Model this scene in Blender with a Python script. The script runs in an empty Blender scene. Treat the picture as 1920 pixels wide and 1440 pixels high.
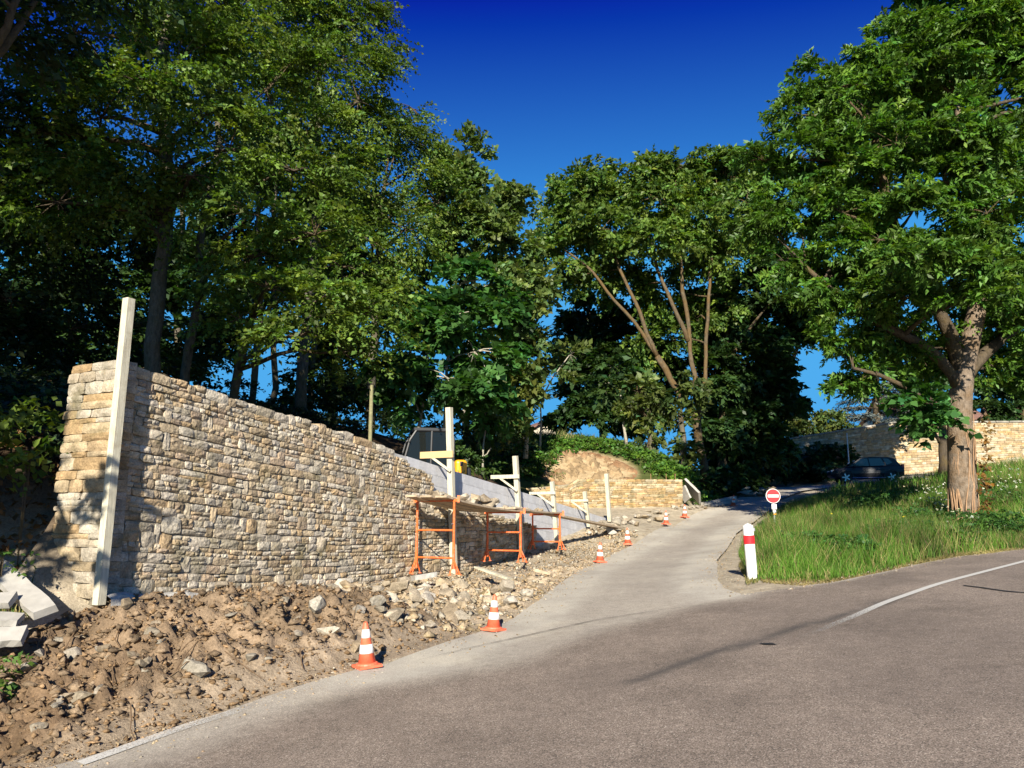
import bpy, math, random
import numpy as np
from mathutils import Vector, Matrix

random.seed(7)
RNG = np.random.default_rng(7)
R = math.radians
scene = bpy.context.scene
COL = scene.collection

# ------------------------------------------------------------------ camera
FPX, CX, CY, HOR, CAMZ = 1450.0, 960.0, 720.0, 970.0, 1.7
TH = math.atan((HOR - CY) / FPX)
CT, ST = math.cos(TH), math.sin(TH)
cam_data = bpy.data.cameras.new("camera")
cam_data.sensor_width = 36.0
cam_data.lens = FPX / 1920.0 * 36.0
cam_data.clip_start = 0.05
cam_data.clip_end = 2000.0
cam = bpy.data.objects.new("camera", cam_data)
cam.location = (0, 0, CAMZ)
cam.rotation_euler = (math.pi / 2 + TH, 0, 0)
COL.objects.link(cam)
scene.camera = cam

# ------------------------------------------------------------------ light
SUN_EL, SUN_AZ = R(26.0), R(5.5)       # light travels toward (sin az, cos az), downward
world = bpy.data.worlds.new("World")
scene.world = world
world.use_nodes = True
wn, wl = world.node_tree.nodes, world.node_tree.links
wn.clear()
sky = wn.new("ShaderNodeTexSky")
sky.sky_type = 'NISHITA'
sky.sun_disc = False
sky.sun_elevation = SUN_EL
sky.sun_rotation = math.pi + SUN_AZ
sky.air_density = 1.0
sky.dust_density = 0.15
sky.ozone_density = 3.0
# the phone's deep, saturated blue: one response curve per channel, the same over the whole sky
sep = wn.new("ShaderNodeSeparateColor"); cmb = wn.new("ShaderNodeCombineColor")
wl.new(sky.outputs[0], sep.inputs[0])
for i, (gain, off, top) in enumerate(((0.42, -0.87, 0.5), (1.42, -1.48, 2.6), (1.25, -1.10, 5.4))):
    ad = wn.new("ShaderNodeMath"); ad.operation = 'ADD'; ad.inputs[1].default_value = off
    ml = wn.new("ShaderNodeMath"); ml.operation = 'MULTIPLY'; ml.inputs[1].default_value = gain
    mx = wn.new("ShaderNodeMath"); mx.operation = 'MAXIMUM'; mx.inputs[1].default_value = (0.015, 0.10, 0.8)[i]
    mn = wn.new("ShaderNodeMath"); mn.operation = 'MINIMUM'; mn.inputs[1].default_value = top
    wl.new(sep.outputs[i], ad.inputs[0]); wl.new(ad.outputs[0], ml.inputs[0]); wl.new(ml.outputs[0], mx.inputs[0]); wl.new(mx.outputs[0], mn.inputs[0]); wl.new(mn.outputs[0], cmb.inputs[i])
bg = wn.new("ShaderNodeBackground")
bg.inputs["Strength"].default_value = 0.075
wo = wn.new("ShaderNodeOutputWorld")
wl.new(cmb.outputs[0], bg.inputs["Color"])
wl.new(bg.outputs[0], wo.inputs["Surface"])

sd = bpy.data.lights.new("sun", 'SUN')
sd.energy = 5.0
sd.angle = R(0.5)
sd.color = (1.0, 0.93, 0.80)
sun = bpy.data.objects.new("sun", sd)
ldir = Vector((math.sin(SUN_AZ) * math.cos(SUN_EL), math.cos(SUN_AZ) * math.cos(SUN_EL), -math.sin(SUN_EL)))
sun.rotation_euler = ldir.to_track_quat('-Z', 'Y').to_euler()
sun.location = (-10, -30, 40)
COL.objects.link(sun)

scene.view_settings.view_transform = 'Standard'
scene.view_settings.look = 'None'
scene.view_settings.exposure = 1.1
scene.view_settings.gamma = 1.0
scene.view_settings.use_curve_mapping = False
scene.render.engine = 'CYCLES'
scene.cycles.max_bounces = 6
scene.cycles.diffuse_bounces = 3
scene.cycles.transparent_max_bounces = 8

# ------------------------------------------------------------------ projection helpers (photo pixels at 1920x1440 -> world)
def P(px, py, Y):
    u = (px - CX) / FPX
    v = (CY - py) / FPX
    dy = CT - v * ST
    t = Y / dy
    return np.array([u * t, Y, CAMZ + (ST + v * CT) * t])

def mpp(p):
    """metres per photo pixel at world point p"""
    return (p[1] * CT + (p[2] - CAMZ) * ST) / FPX

def lerp(a, b, t):
    return a + (b - a) * t

def sstep(a, b, x):
    t = np.clip((x - a) / (b - a), 0, 1)
    return t * t * (3 - 2 * t)

# ------------------------------------------------------------------ numpy noise
_perm = RNG.random((256, 256))
def vnoise(x, y):
    xi = np.floor(x).astype(int); yi = np.floor(y).astype(int)
    fx = x - xi; fy = y - yi
    fx = fx * fx * (3 - 2 * fx); fy = fy * fy * (3 - 2 * fy)
    a = _perm[xi & 255, yi & 255]; b = _perm[(xi + 1) & 255, yi & 255]
    c = _perm[xi & 255, (yi + 1) & 255]; d = _perm[(xi + 1) & 255, (yi + 1) & 255]
    return (a * (1 - fx) + b * fx) * (1 - fy) + (c * (1 - fx) + d * fx) * fy - 0.5

def fbm(x, y, o=4, lac=2.1, g=0.5):
    s, a = 0, 1.0
    for i in range(o):
        s = s + a * vnoise(x + 17.3 * i, y + 9.1 * i)
        x = x * lac; y = y * lac; a *= g
    return s

# ------------------------------------------------------------------ terrain
def tps_fit(pts):
    pts = np.array(pts, float)
    n = len(pts)
    d = np.hypot(pts[:, None, 0] - pts[None, :, 0], pts[:, None, 1] - pts[None, :, 1])
    K = np.where(d > 0, d * d * np.log(d + 1e-12), 0) + np.eye(n) * 1.5
    Pm = np.c_[np.ones(n), pts[:, :2]]
    A = np.zeros((n + 3, n + 3))
    A[:n, :n] = K; A[:n, n:] = Pm; A[n:, :n] = Pm.T
    sol = np.linalg.solve(A, np.r_[pts[:, 2], 0, 0, 0])
    return pts, sol

def tps_eval(fit, x, y):
    pts, s = fit
    x = np.asarray(x, float); y = np.asarray(y, float)
    out = s[-3] + s[-2] * x + s[-1] * y
    for i in range(len(pts)):
        d2 = (x - pts[i, 0]) ** 2 + (y - pts[i, 1]) ** 2 + 1e-12
        out = out + s[i] * 0.5 * d2 * np.log(d2)
    return out

def plane(x, y):
    return 0.085 * x + 0.004 * y

W0 = np.array([-5.17, 10.0])                    # front corner of the stone wall
W1 = np.array([3.5, 28.0])
WL = float(np.hypot(*(W1 - W0)))
WD = (W1 - W0) / WL                             # along the wall
WN = np.array([WD[1], -WD[0]])                  # out of its face
def wall_xy(s, o=0.0):
    return W0[0] + WD[0] * s + WN[0] * o, W0[1] + WD[1] * s + WN[1] * o
def wall_sY(Y):
    return (Y - W0[1]) / WD[1]
def wall_hit(px, py):
    u = (px - CX) / FPX; v = (CY - py) / FPX
    dx, dy, dz = u, CT - v * ST, ST + v * CT
    # (t*dx - W0x)*WNx + (t*dy - W0y)*WNy = 0
    t = (W0[0] * WN[0] + W0[1] * WN[1]) / (dx * WN[0] + dy * WN[1])
    p = np.array([dx * t, dy * t])
    return float((p - W0) @ WD), CAMZ + dz * t

_b = [wall_hit(*q) for q in ((200, 1117), (480, 1118), (650, 1104), (776, 1088), (930, 1058), (1050, 1014), (1138, 974))]
BS = [q[0] for q in _b]; BZ = [q[1] for q in _b]
def wall_zb(s):
    return np.interp(s, BS, BZ)
_t0 = wall_hit(238, 683); _t1 = wall_hit(1130, 966)
def wall_zt(s):
    return _t0[1] + (np.asarray(s) - _t0[0]) * (_t1[1] - _t0[1]) / (_t1[0] - _t0[0])

Fp = []
for q in ((-6, 4), (-3, 2), (0, 0), (0, 6), (3, 3), (3, 9), (6, 6), (8, 10), (11, 12), (8, 0), (0, -8), (14, 6), (-10, -2), (20, 12), (30, 20), (-6, -12), (14, -8), (1, 10.5), (5, 12.5)):
    Fp.append((q[0], q[1], plane(*q)))
for q in ((688, 1255, 9.4), (925, 1187, 11.7), (1411, 1085, 14.6), (1125, 1058, 20), (1177, 1024, 24), (1249, 986, 29), (1284, 972, 31.5), (1375, 950, 36),
          (1355, 1050, 18.8), (1415, 985, 27), (1440, 957, 32), (1440, 942, 37), (1510, 922, 43),
          (1650, 1070, 15), (1920, 1030, 16.9), (1553, 1003, 22), (1815, 988, 22), (1588, 945, 30), (1564, 938, 36), (1926, 912, 27), (1954, 878, 36),
          (1620, 907, 50), (1700, 888, 56), (1920, 872, 56), (1450, 915, 54), (1400, 914, 48), (1500, 905, 56),
          (1200, 958, 31.5), (1100, 957, 31.5), (1275, 948, 33), (0, 1400, 7.2), (300, 1335, 7.9), (640, 1262, 9.0)):
    Fp.append(tuple(P(*q)))
for s_ in (0.3, 2.7, 4.5, 6.5, 10.5, 15.0, 19.5):
    x_, y_ = wall_xy(s_, 0.15)
    Fp.append((x_, y_, float(wall_zb(s_))))
Fp += [(60, 40, 6.5), (60, -20, 3.0), (45, 80, 6.5), (20, 80, 5.5), (0, 80, 4.5), (-40, -20, -2.5), (40, -40, 1.0), (-30, -50, -3), (100, 120, 8), (0, 130, 4), (-60, 0, -3)]
FITF = tps_fit(Fp)

Bp = []
for q in ((60, 1175, 8.9), (0, 1110, 9.0), (0, 1010, 9.8), (60, 905, 11.0), (50, 765, 12.8), (900, 884, 25), (1000, 852, 35), (1117, 838, 37), (1220, 855, 37), (1280, 890, 36.5), (1110, 862, 35.3), (1350, 925, 39), (1330, 905, 43)):
    Bp.append(tuple(P(*q)))
Bp += [(-14, 12, 3.6), (-14, 6, 1.8), (-20, 15, 4.5), (-12, 2, 0.2), (-7.0, 12.0, 2.6), (-6.3, 14.5, 3.3), (-4.9, 13.7, 2.9), (-3.9, 16, 2.7),
       (-1.6, 19, 1.8), (-0.2, 22, 1.6), (1.4, 26, 1.7), (-3.0, 20, 1.8), (-7, 17.5, 3.9), (-6.8, 20.5, 4.3), (-4.6, 23.5, 4.2), (-3, 25.5, 4.0),
       (0.6, 32.6, 3.2), (4, 33.4, 3.2), (7, 34.2, 3.2), (4, 46, 4.9), (-10, 30, 4.8), (-10, 45, 4.3), (-30, 30, 5.5), (-40, 60, 5.0), (4, 62, 4.6),
       (-5, 100, 4), (14, 50, 3.7), (20, 60, 4.6), (-60, 20, 6), (-80, 90, 5), (40, 120, 5), (-40, 0, 1.0), (-40, -20, -2)]
FITB = tps_fit(Bp)

BND = np.array([(-40, -6), (-8.6, 7.2), (-6.2, 9.9), (-5.5, 10.0), (3.3, 28.2), (0.5, 31.9), (7.3, 33.3), (9.2, 36.5), (13.5, 46), (17, 56)], float)
BW = np.array([3.0, 2.2, 0.7, 0.35, 0.4, 0.3, 0.5, 2.5, 3.0])      # transition width of each stretch
POLY = np.vstack([BND, [(25, 300), (-300, 300), (-300, -6)]])

def inside(x, y, poly):
    c = np.zeros(x.shape, bool)
    n = len(poly)
    j = n - 1
    for i in range(n):
        xi, yi = poly[i]; xj, yj = poly[j]
        if yi != yj:
            m = ((yi > y) != (yj > y)) & (x < (xj - xi) * (y - yi) / (yj - yi) + xi)
            c ^= m
        j = i
    return c

def behind_mask(x, y):
    x = np.asarray(x, float); y = np.asarray(y, float)
    best = np.full(x.shape, 1e9); w = np.ones(x.shape)
    for i in range(len(BND) - 1):
        a, b = BND[i], BND[i + 1]
        d = b - a
        t = np.clip(((x - a[0]) * d[0] + (y - a[1]) * d[1]) / (d @ d), 0, 1)
        dist = np.hypot(x - a[0] - d[0] * t, y - a[1] - d[1] * t)
        m = dist < best
        best = np.where(m, dist, best); w = np.where(m, BW[i], w)
    ins = inside(x, y, POLY)
    sd_ = np.where(ins, best, -best)
    return sstep(-0.1, 1.0, sd_ / w)

def H(x, y):
    x = np.asarray(x, float); y = np.asarray(y, float)
    m = behind_mask(x, y)
    f = tps_eval(FITF, x, y); b = tps_eval(FITB, x, y)
    # the photographed road and lane are graded smooth; the rest gets a little unevenness elsewhere
    return f * (1 - m) + b * m

def Hs(x, y):
    return float(H(np.array([x]), np.array([y]))[0])

def G(px, py, y0=4.0, y1=75.0):
    """first terrain point met by the photo ray"""
    Ys = np.geomspace(y0, y1, 500)
    pts = np.array([P(px, py, Y) for Y in Ys])
    h = H(pts[:, 0], pts[:, 1])
    k = np.nonzero(pts[:, 2] <= h)[0]
    i = k[0] if len(k) else len(Ys) - 1
    return np.array([pts[i, 0], pts[i, 1], h[i]])

# ------------------------------------------------------------------ materials
def mk(name):
    m = bpy.data.materials.new(name)
    m.use_nodes = True
    nt = m.node_tree
    nt.nodes.clear()
    out = nt.nodes.new("ShaderNodeOutputMaterial")
    b = nt.nodes.new("ShaderNodeBsdfPrincipled")
    nt.links.new(b.outputs[0], out.inputs[0])
    return m, nt, b, out

def N(nt, t, **kw):
    n = nt.nodes.new("ShaderNode" + t)
    for k, v in kw.items():
        if k in n.inputs:
            n.inputs[k].default_value = v
        else:
            setattr(n, k, v)
    return n

def ramp(nt, src, stops):
    r = nt.nodes.new("ShaderNodeValToRGB")
    el = r.color_ramp.elements
    while len(el) < len(stops):
        el.new(0.5)
    for e, (p, c) in zip(el, stops):
        e.position = p
        e.color = (c, c, c, 1) if isinstance(c, (int, float)) else (*c, 1)
    nt.links.new(src, r.inputs[0])
    return r.outputs[0]

def mix(nt, fac, a, b, blend='MIX'):
    n = nt.nodes.new("ShaderNodeMix")
    n.data_type = 'RGBA'
    n.blend_type = blend
    for sock, v in ((n.inputs[0], fac), (n.inputs[6], a), (n.inputs[7], b)):
        if hasattr(v, "links"):
            nt.links.new(v, sock)
        elif isinstance(v, (int, float)):
            sock.default_value = v if sock.type == 'VALUE' else (v, v, v, 1)
        else:
            sock.default_value = (*v, 1)
    return n.outputs[2]

def noise(nt, co, scale, detail=4, rough=0.55):
    n = N(nt, "TexNoise", Scale=scale, Detail=detail, Roughness=rough)
    nt.links.new(co, n.inputs["Vector"])
    return n.outputs[0]

def voro(nt, co, scale, feature='F1', out="Distance"):
    n = N(nt, "TexVoronoi", Scale=scale)
    n.feature = feature
    nt.links.new(co, n.inputs["Vector"])
    return n.outputs[out]

def coord(nt, kind="Object"):
    return nt.nodes.new("ShaderNodeTexCoord").outputs[kind]

def attr(nt, name, out="Color"):
    a = nt.nodes.new("ShaderNodeAttribute")
    a.attribute_name = name
    return a.outputs[out]

def bump(nt, b, h, strength=0.4, dist=0.02):
    n = N(nt, "Bump", Strength=strength, Distance=dist)
    nt.links.new(h, n.inputs["Height"])
    nt.links.new(n.outputs[0], b.inputs["Normal"])

def simple(name, col, rough=0.6, metal=0.0, spec=0.5, var=0.15, scale=8.0, bmp=0.0, bscale=40.0, rnd=0.0, kind="Object", scuff=None, grain=None):
    m, nt, b, _ = mk(name)
    co = coord(nt, kind)
    if grain:
        mp = N(nt, "Mapping"); mp.inputs["Scale"].default_value = grain
        nt.links.new(co, mp.inputs["Vector"]); co = mp.outputs[0]
    n = noise(nt, co, scale, 5)
    lo = tuple(c * (1 - var) for c in col); hi = tuple(min(1, c * (1 + var)) for c in col)
    c = ramp(nt, n, [(0.3, lo), (0.7, hi)])
    if rnd:
        oi = nt.nodes.new("ShaderNodeObjectInfo")
        rr = ramp(nt, oi.outputs["Random"], [(0, 1 - rnd), (1, 1 + rnd)])
        c = mix(nt, 1.0, c, rr, 'MULTIPLY')
    if scuff:
        gp = nt.nodes.new("ShaderNodeNewGeometry").outputs["Position"]
        sf = ramp(nt, noise(nt, gp, scuff[1], 7, 0.75), [(0.52, 0.0), (0.68, scuff[2])])
        c = mix(nt, sf, c, scuff[0])
    nt.links.new(c, b.inputs["Base Color"])
    b.inputs["Roughness"].default_value = rough
    b.inputs["Metallic"].default_value = metal
    b.inputs["Specular IOR Level"].default_value = spec
    if bmp:
        bump(nt, b, noise(nt, co, bscale, 6, 0.65), bmp, 0.02)
    return m

def stone_mat(name, use_tint=True, lichen=0.5, light=1.0, bstr=0.7, bdist=0.02, fine=1.0):
    """hewn limestone: tint attribute (or a palette by object) x mottling + dark lichen"""
    m, nt, b, _ = mk(name)
    geo = nt.nodes.new("ShaderNodeNewGeometry").outputs["Position"]
    if use_tint:
        base = attr(nt, "tint")
    else:
        oi = nt.nodes.new("ShaderNodeObjectInfo")
        base = ramp(nt, oi.outputs["Random"], [(0, (0.33, 0.27, 0.19)), (0.25, (0.40, 0.36, 0.29)), (0.5, (0.30, 0.23, 0.15)), (0.75, (0.44, 0.40, 0.34)), (1, (0.36, 0.28, 0.18))])
    n1 = noise(nt, geo, 5.0 * fine, 6, 0.65)
    c = mix(nt, 1.0, base, ramp(nt, n1, [(0.25, 0.50 * light), (0.75, 1.32 * light)]), 'MULTIPLY')
    n3 = noise(nt, geo, 45.0 * fine, 5, 0.7)
    c = mix(nt, 1.0, c, ramp(nt, n3, [(0.3, 0.58), (0.7, 1.25)]), 'MULTIPLY')
    if lichen:
        l1 = ramp(nt, noise(nt, geo, 2.3 * fine, 8, 0.7), [(0.52, 0.0), (0.66, lichen)])
        c = mix(nt, l1, c, (0.10, 0.085, 0.035))
        l2 = ramp(nt, noise(nt, geo, 9.0 * fine, 5, 0.6), [(0.60, 0.0), (0.70, lichen * 0.7)])
        c = mix(nt, l2, c, (0.30, 0.20, 0.07))
    nt.links.new(c, b.inputs["Base Color"])
    b.inputs["Roughness"].default_value = 0.92
    b.inputs["Specular IOR Level"].default_value = 0.15
    hgt = mix(nt, 0.4, noise(nt, geo, 16 * fine, 6, 0.7), voro(nt, geo, 22 * fine))
    bump(nt, b, hgt, bstr, bdist)
    return m

def leaf_mat(name, trans=0.38, rough=0.5, spec=0.35, tcol=(1.15, 1.25, 0.35)):
    m, nt, b, out = mk(name)
    t = attr(nt, "tint")
    nt.links.new(t, b.inputs["Base Color"])
    b.inputs["Roughness"].default_value = rough
    b.inputs["Specular IOR Level"].default_value = spec
    tr = nt.nodes.new("ShaderNodeBsdfTranslucent")
    nt.links.new(mix(nt, 1.0, t, tcol, 'MULTIPLY'), tr.inputs["Color"])
    ms = nt.nodes.new("ShaderNodeMixShader")
    ms.inputs[0].default_value = trans
    nt.links.new(b.outputs[0], ms.inputs[1]); nt.links.new(tr.outputs[0], ms.inputs[2])
    nt.links.new(ms.outputs[0], out.inputs[0])
    return m

def bark_mat(name, c0, c1, moss=(0.13, 0.10, 0.03), mossamt=0.4, scale=1.0):
    m, nt, b, _ = mk(name)
    geo = nt.nodes.new("ShaderNodeNewGeometry").outputs["Position"]
    mp = N(nt, "Mapping")
    mp.inputs["Scale"].default_value = (1, 1, 0.4)
    nt.links.new(geo, mp.inputs["Vector"])
    n1 = noise(nt, mp.outputs[0], 14 * scale, 6, 0.7)
    c = ramp(nt, n1, [(0.3, c0), (0.7, c1)])
    l = ramp(nt, noise(nt, geo, 1.7, 6, 0.65), [(0.45, 0.0), (0.62, mossamt)])
    c = mix(nt, l, c, moss)
    nt.links.new(c, b.inputs["Base Color"])
    b.inputs["Roughness"].default_value = 0.95
    b.inputs["Specular IOR Level"].default_value = 0.1
    bump(nt, b, mix(nt, 0.6, n1, voro(nt, geo, 26 * scale)), 0.6, 0.03)
    return m

MAT = {}
MAT['stone'] = stone_mat("hewn_limestone", True, 0.6, 1.0, 0.9)
MAT['rock'] = stone_mat("rubble_limestone", False, 0.15, 1.0, 0.8)
MAT['rock_soil'] = stone_mat("earthy_rubble", False, 0.3, 0.72, 0.8)
MAT['far_stone'] = stone_mat("weathered_far_wall", True, 0.35, 1.0, 0.5)
MAT['mortar'] = simple("wall_core_mortar", (0.24, 0.205, 0.155), 0.95, bmp=0.8, bscale=20)
MAT['concrete'] = simple("footing_concrete", (0.42, 0.40, 0.36), 0.9, bmp=0.8, bscale=30, var=0.25)
MAT['block'] = simple("concrete_block", (0.50, 0.495, 0.505), 0.9, bmp=0.25, bscale=120, var=0.10, scale=4, rnd=0.07, kind="Generated")
MAT['joint'] = simple("block_joint_mortar", (0.40, 0.39, 0.38), 0.95)
MAT['slab'] = simple("sawn_limestone_slab", (0.34, 0.32, 0.285), 0.85, bmp=0.2, bscale=60, var=0.12)
MAT['timber'] = simple("pale_batten_timber", (0.50, 0.46, 0.345), 0.75, var=0.22, scale=4, bmp=0.3, bscale=12, grain=(9, 9, .7), scuff=((0.30, 0.24, 0.15), 3.0, 0.55))
MAT['timber2'] = simple("yellow_pine_offcut", (0.55, 0.38, 0.18), 0.75, var=0.12, scale=6)
MAT['oldwood'] = simple("weathered_stake_wood", (0.22, 0.20, 0.10), 0.9, var=0.25, scale=14, bmp=0.4)
MAT['plank'] = simple("scaffold_board_wood", (0.40, 0.31, 0.21), 0.85, var=0.25, scale=9, bmp=0.3, rnd=0.12)
MAT['orange'] = simple("orange_trestle_paint", (0.70, 0.13, 0.025), 0.5, var=0.25, scale=25, scuff=((0.36, 0.27, 0.20), 9.0, 0.7))
MAT['steel'] = simple("galvanised_steel", (0.45, 0.46, 0.47), 0.45, metal=0.6, var=0.15)
MAT['rust'] = simple("rusty_rebar", (0.30, 0.17, 0.08), 0.85, var=0.3)
MAT['cone_o'] = simple("cone_orange_plastic", (0.76, 0.14, 0.065), 0.55, var=0.18, scale=14, scuff=((0.45, 0.22, 0.15), 14.0, 0.5))
MAT['cone_w'] = simple("cone_white_band", (0.72, 0.71, 0.69), 0.45, var=0.08, scale=20, scuff=((0.40, 0.36, 0.30), 16.0, 0.5))
MAT['white'] = simple("white_post_plastic", (0.74, 0.74, 0.72), 0.4, var=0.07, scale=4, scuff=((0.42, 0.38, 0.31), 5.0, 0.5))
MAT['red'] = simple("red_reflective_band", (0.62, 0.02, 0.025), 0.35, var=0.06)
MAT['signred'] = simple("sign_red_film", (0.55, 0.025, 0.03), 0.4, var=0.05)
MAT['signwhite'] = simple("sign_white_film", (0.76, 0.76, 0.74), 0.4, var=0.04)
MAT['signgrey'] = simple("sign_grey_back", (0.35, 0.36, 0.37), 0.5, metal=0.4)
MAT['black'] = simple("black_plastic", (0.015, 0.015, 0.016), 0.5, var=0.1)
MAT['yellow'] = simple("machine_yellow_paint", (0.74, 0.31, 0.008), 0.4, var=0.08)
MAT['paint'] = None
def car_paint():
    m, nt, b, _ = mk("dark_grey_car_paint")
    b.inputs["Base Color"].default_value = (0.012, 0.012, 0.014, 1)
    b.inputs["Roughness"].default_value = 0.4
    b.inputs["Specular IOR Level"].default_value = 0.3
    b.inputs["Coat Weight"].default_value = 0.12
    return m
MAT['paint'] = car_paint()
def glass_dark():
    m, nt, b, _ = mk("dark_tinted_glass")
    b.inputs["Base Color"].default_value = (0.01, 0.012, 0.015, 1)
    b.inputs["Roughness"].default_value = 0.05
    b.inputs["Specular IOR Level"].default_value = 0.8
    return m
MAT['glass'] = glass_dark()
def cab_glass():
    m, nt, b, out = mk("cab_clear_glass")
    b.inputs["Base Color"].default_value = (0.012, 0.014, 0.013, 1)
    b.inputs["Roughness"].default_value = 0.04
    tr = nt.nodes.new("ShaderNodeBsdfTransparent")
    tr.inputs[0].default_value = (0.75, 0.8, 0.76, 1)
    ms = nt.nodes.new("ShaderNodeMixShader"); ms.inputs[0].default_value = 0.22
    nt.links.new(b.outputs[0], ms.inputs[1]); nt.links.new(tr.outputs[0], ms.inputs[2])
    nt.links.new(ms.outputs[0], out.inputs[0])
    return m
MAT['cabglass'] = cab_glass()
MAT['rubber'] = simple("tyre_rubber", (0.02, 0.02, 0.02), 0.85)
MAT['alloy'] = simple("alloy_rim", (0.5, 0.5, 0.52), 0.3, metal=0.9, var=0.05)
MAT['taillight'] = simple("tail_light_red", (0.35, 0.01, 0.01), 0.25)
MAT['headlight'] = simple("headlight_lens", (0.5, 0.5, 0.52), 0.15)
MAT['leaf'] = leaf_mat("broad_leaf")
MAT['leaf_dull'] = leaf_mat("shade_leaf", 0.2, 0.6, 0.25)
MAT['needle'] = leaf_mat("cedar_needle", 0.05, 0.7, 0.2, (1, 1, 1))
MAT['grassblade'] = leaf_mat("grass_blade", 0.3, 0.6, 0.25)
MAT['bark_beech'] = bark_mat("beech_bark", (0.05, 0.045, 0.035), (0.16, 0.14, 0.11), (0.10, 0.09, 0.03))
MAT['bark_ash'] = bark_mat("ash_bark", (0.065, 0.05, 0.036), (0.25, 0.195, 0.145), (0.17, 0.095, 0.035), 0.4)
MAT['bark_limb'] = bark_mat("dark_limb_bark", (0.035, 0.028, 0.02), (0.11, 0.085, 0.058), (0.11, 0.075, 0.022), 0.45)  # darkened bark: crown shade on the ash limbs put into its colour
MAT['bark_gold'] = bark_mat("lichen_gold_bark", (0.045, 0.034, 0.022), (0.15, 0.115, 0.07), (0.13, 0.075, 0.022), 0.55)
MAT['bark_pale'] = bark_mat("pale_sapling_bark", (0.22, 0.20, 0.16), (0.45, 0.41, 0.33), (0.2, 0.18, 0.08), 0.2)
MAT['roof'] = simple("brown_roof_tile", (0.16, 0.085, 0.06), 0.9, var=0.25, scale=3)
MAT['render'] = simple("pale_house_render", (0.50, 0.44, 0.34), 0.9, var=0.1, scale=1.5)
MAT['brickred'] = simple("chimney_brick", (0.30, 0.08, 0.05), 0.9, var=0.2, scale=6)
MAT['flower_w'] = leaf_mat("white_blossom", 0.2, 0.7, 0.1, (1, 1, 0.8))

def ground_mat():
    m, nt, b, _ = mk("ground_soil_and_litter")
    geo = nt.nodes.new("ShaderNodeNewGeometry").outputs["Position"]
    t = attr(nt, "tint")
    n = noise(nt, geo, 3.0, 8, 0.7)
    c = mix(nt, 1.0, t, ramp(nt, n, [(0.25, 0.55), (0.75, 1.35)]), 'MULTIPLY')
    n2 = noise(nt, geo, 40, 5, 0.7)
    c = mix(nt, 1.0, c, ramp(nt, n2, [(0.3, 0.65), (0.7, 1.3)]), 'MULTIPLY')
    nt.links.new(c, b.inputs["Base Color"])
    b.inputs["Roughness"].default_value = 0.97
    b.inputs["Specular IOR Level"].default_value = 0.1
    bump(nt, b, mix(nt, 0.5, n2, noise(nt, geo, 12, 5, 0.7)), 0.8, 0.05)
    return m
MAT['ground'] = ground_mat()

def asphalt_mat():
    m, nt, b, _ = mk("worn_asphalt")
    geo = nt.nodes.new("ShaderNodeNewGeometry").outputs["Position"]
    dust = attr(nt, "dust", "Fac")
    worn = attr(nt, "worn", "Fac")
    ag = voro(nt, geo, 120, out="Color")
    agl = N(nt, "RGBToBW"); nt.links.new(ag, agl.inputs[0])
    n0 = noise(nt, geo, 0.9, 6, 0.6)
    n1 = noise(nt, geo, 7, 6, 0.65)
    c = ramp(nt, agl.outputs[0], [(0.12, (0.085, 0.069, 0.057)), (0.5, (0.215, 0.17, 0.134)), (0.85, (0.34, 0.275, 0.222)), (0.97, (0.56, 0.50, 0.43))])
    c = mix(nt, 1.0, c, ramp(nt, n0, [(0.25, 0.70), (0.5, 1.0), (0.75, 1.18)]), 'MULTIPLY')
    pt = ramp(nt, noise(nt, geo, 0.35, 3, 0.5), [(0.50, 0.0), (0.56, 0.25)])
    c = mix(nt, pt, c, (0.105, 0.085, 0.072))
    c = mix(nt, 1.0, c, ramp(nt, n1, [(0.25, 0.80), (0.75, 1.15)]), 'MULTIPLY')
    sp = ramp(nt, noise(nt, geo, 2.6, 8, 0.75), [(0.66, 0.0), (0.72, 0.5)])
    c = mix(nt, sp, c, (0.055, 0.05, 0.045))
    c = mix(nt, worn, c, (0.05, 0.047, 0.045))
    # dust: breaks up with noise, never a hard edge
    mth = N(nt, "Math", operation='MULTIPLY_ADD'); nt.links.new(n1, mth.inputs[0]); mth.inputs[1].default_value = 0.9; 
    ad = N(nt, "Math", operation='SUBTRACT'); nt.links.new(dust, ad.inputs[0]); ad.inputs[1].default_value = 0.45
    nt.links.new(ad.outputs[0], mth.inputs[2])
    mr = N(nt, "Math", operation='MULTIPLY'); nt.links.new(mth.outputs[0], mr.inputs[0]); nt.links.new(dust, mr.inputs[1]); mr.use_clamp = True
    dcol = mix(nt, 1.0, ramp(nt, noise(nt, geo, 0.7, 7, 0.65), [(0.3, (0.31, 0.28, 0.235)), (0.5, (0.40, 0.365, 0.305)), (0.72, (0.50, 0.45, 0.36))]),
               ramp(nt, agl.outputs[0], [(0.1, 0.8), (0.9, 1.2)]), 'MULTIPLY')
    c = mix(nt, mr.outputs[0], c, dcol)
    nt.links.new(c, b.inputs["Base Color"])
    b.inputs["Roughness"].default_value = 0.85
    b.inputs["Specular IOR Level"].default_value = 0.25
    bump(nt, b, agl.outputs[0], 0.5, 0.006)
    return m
MAT['asphalt'] = asphalt_mat()

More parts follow.
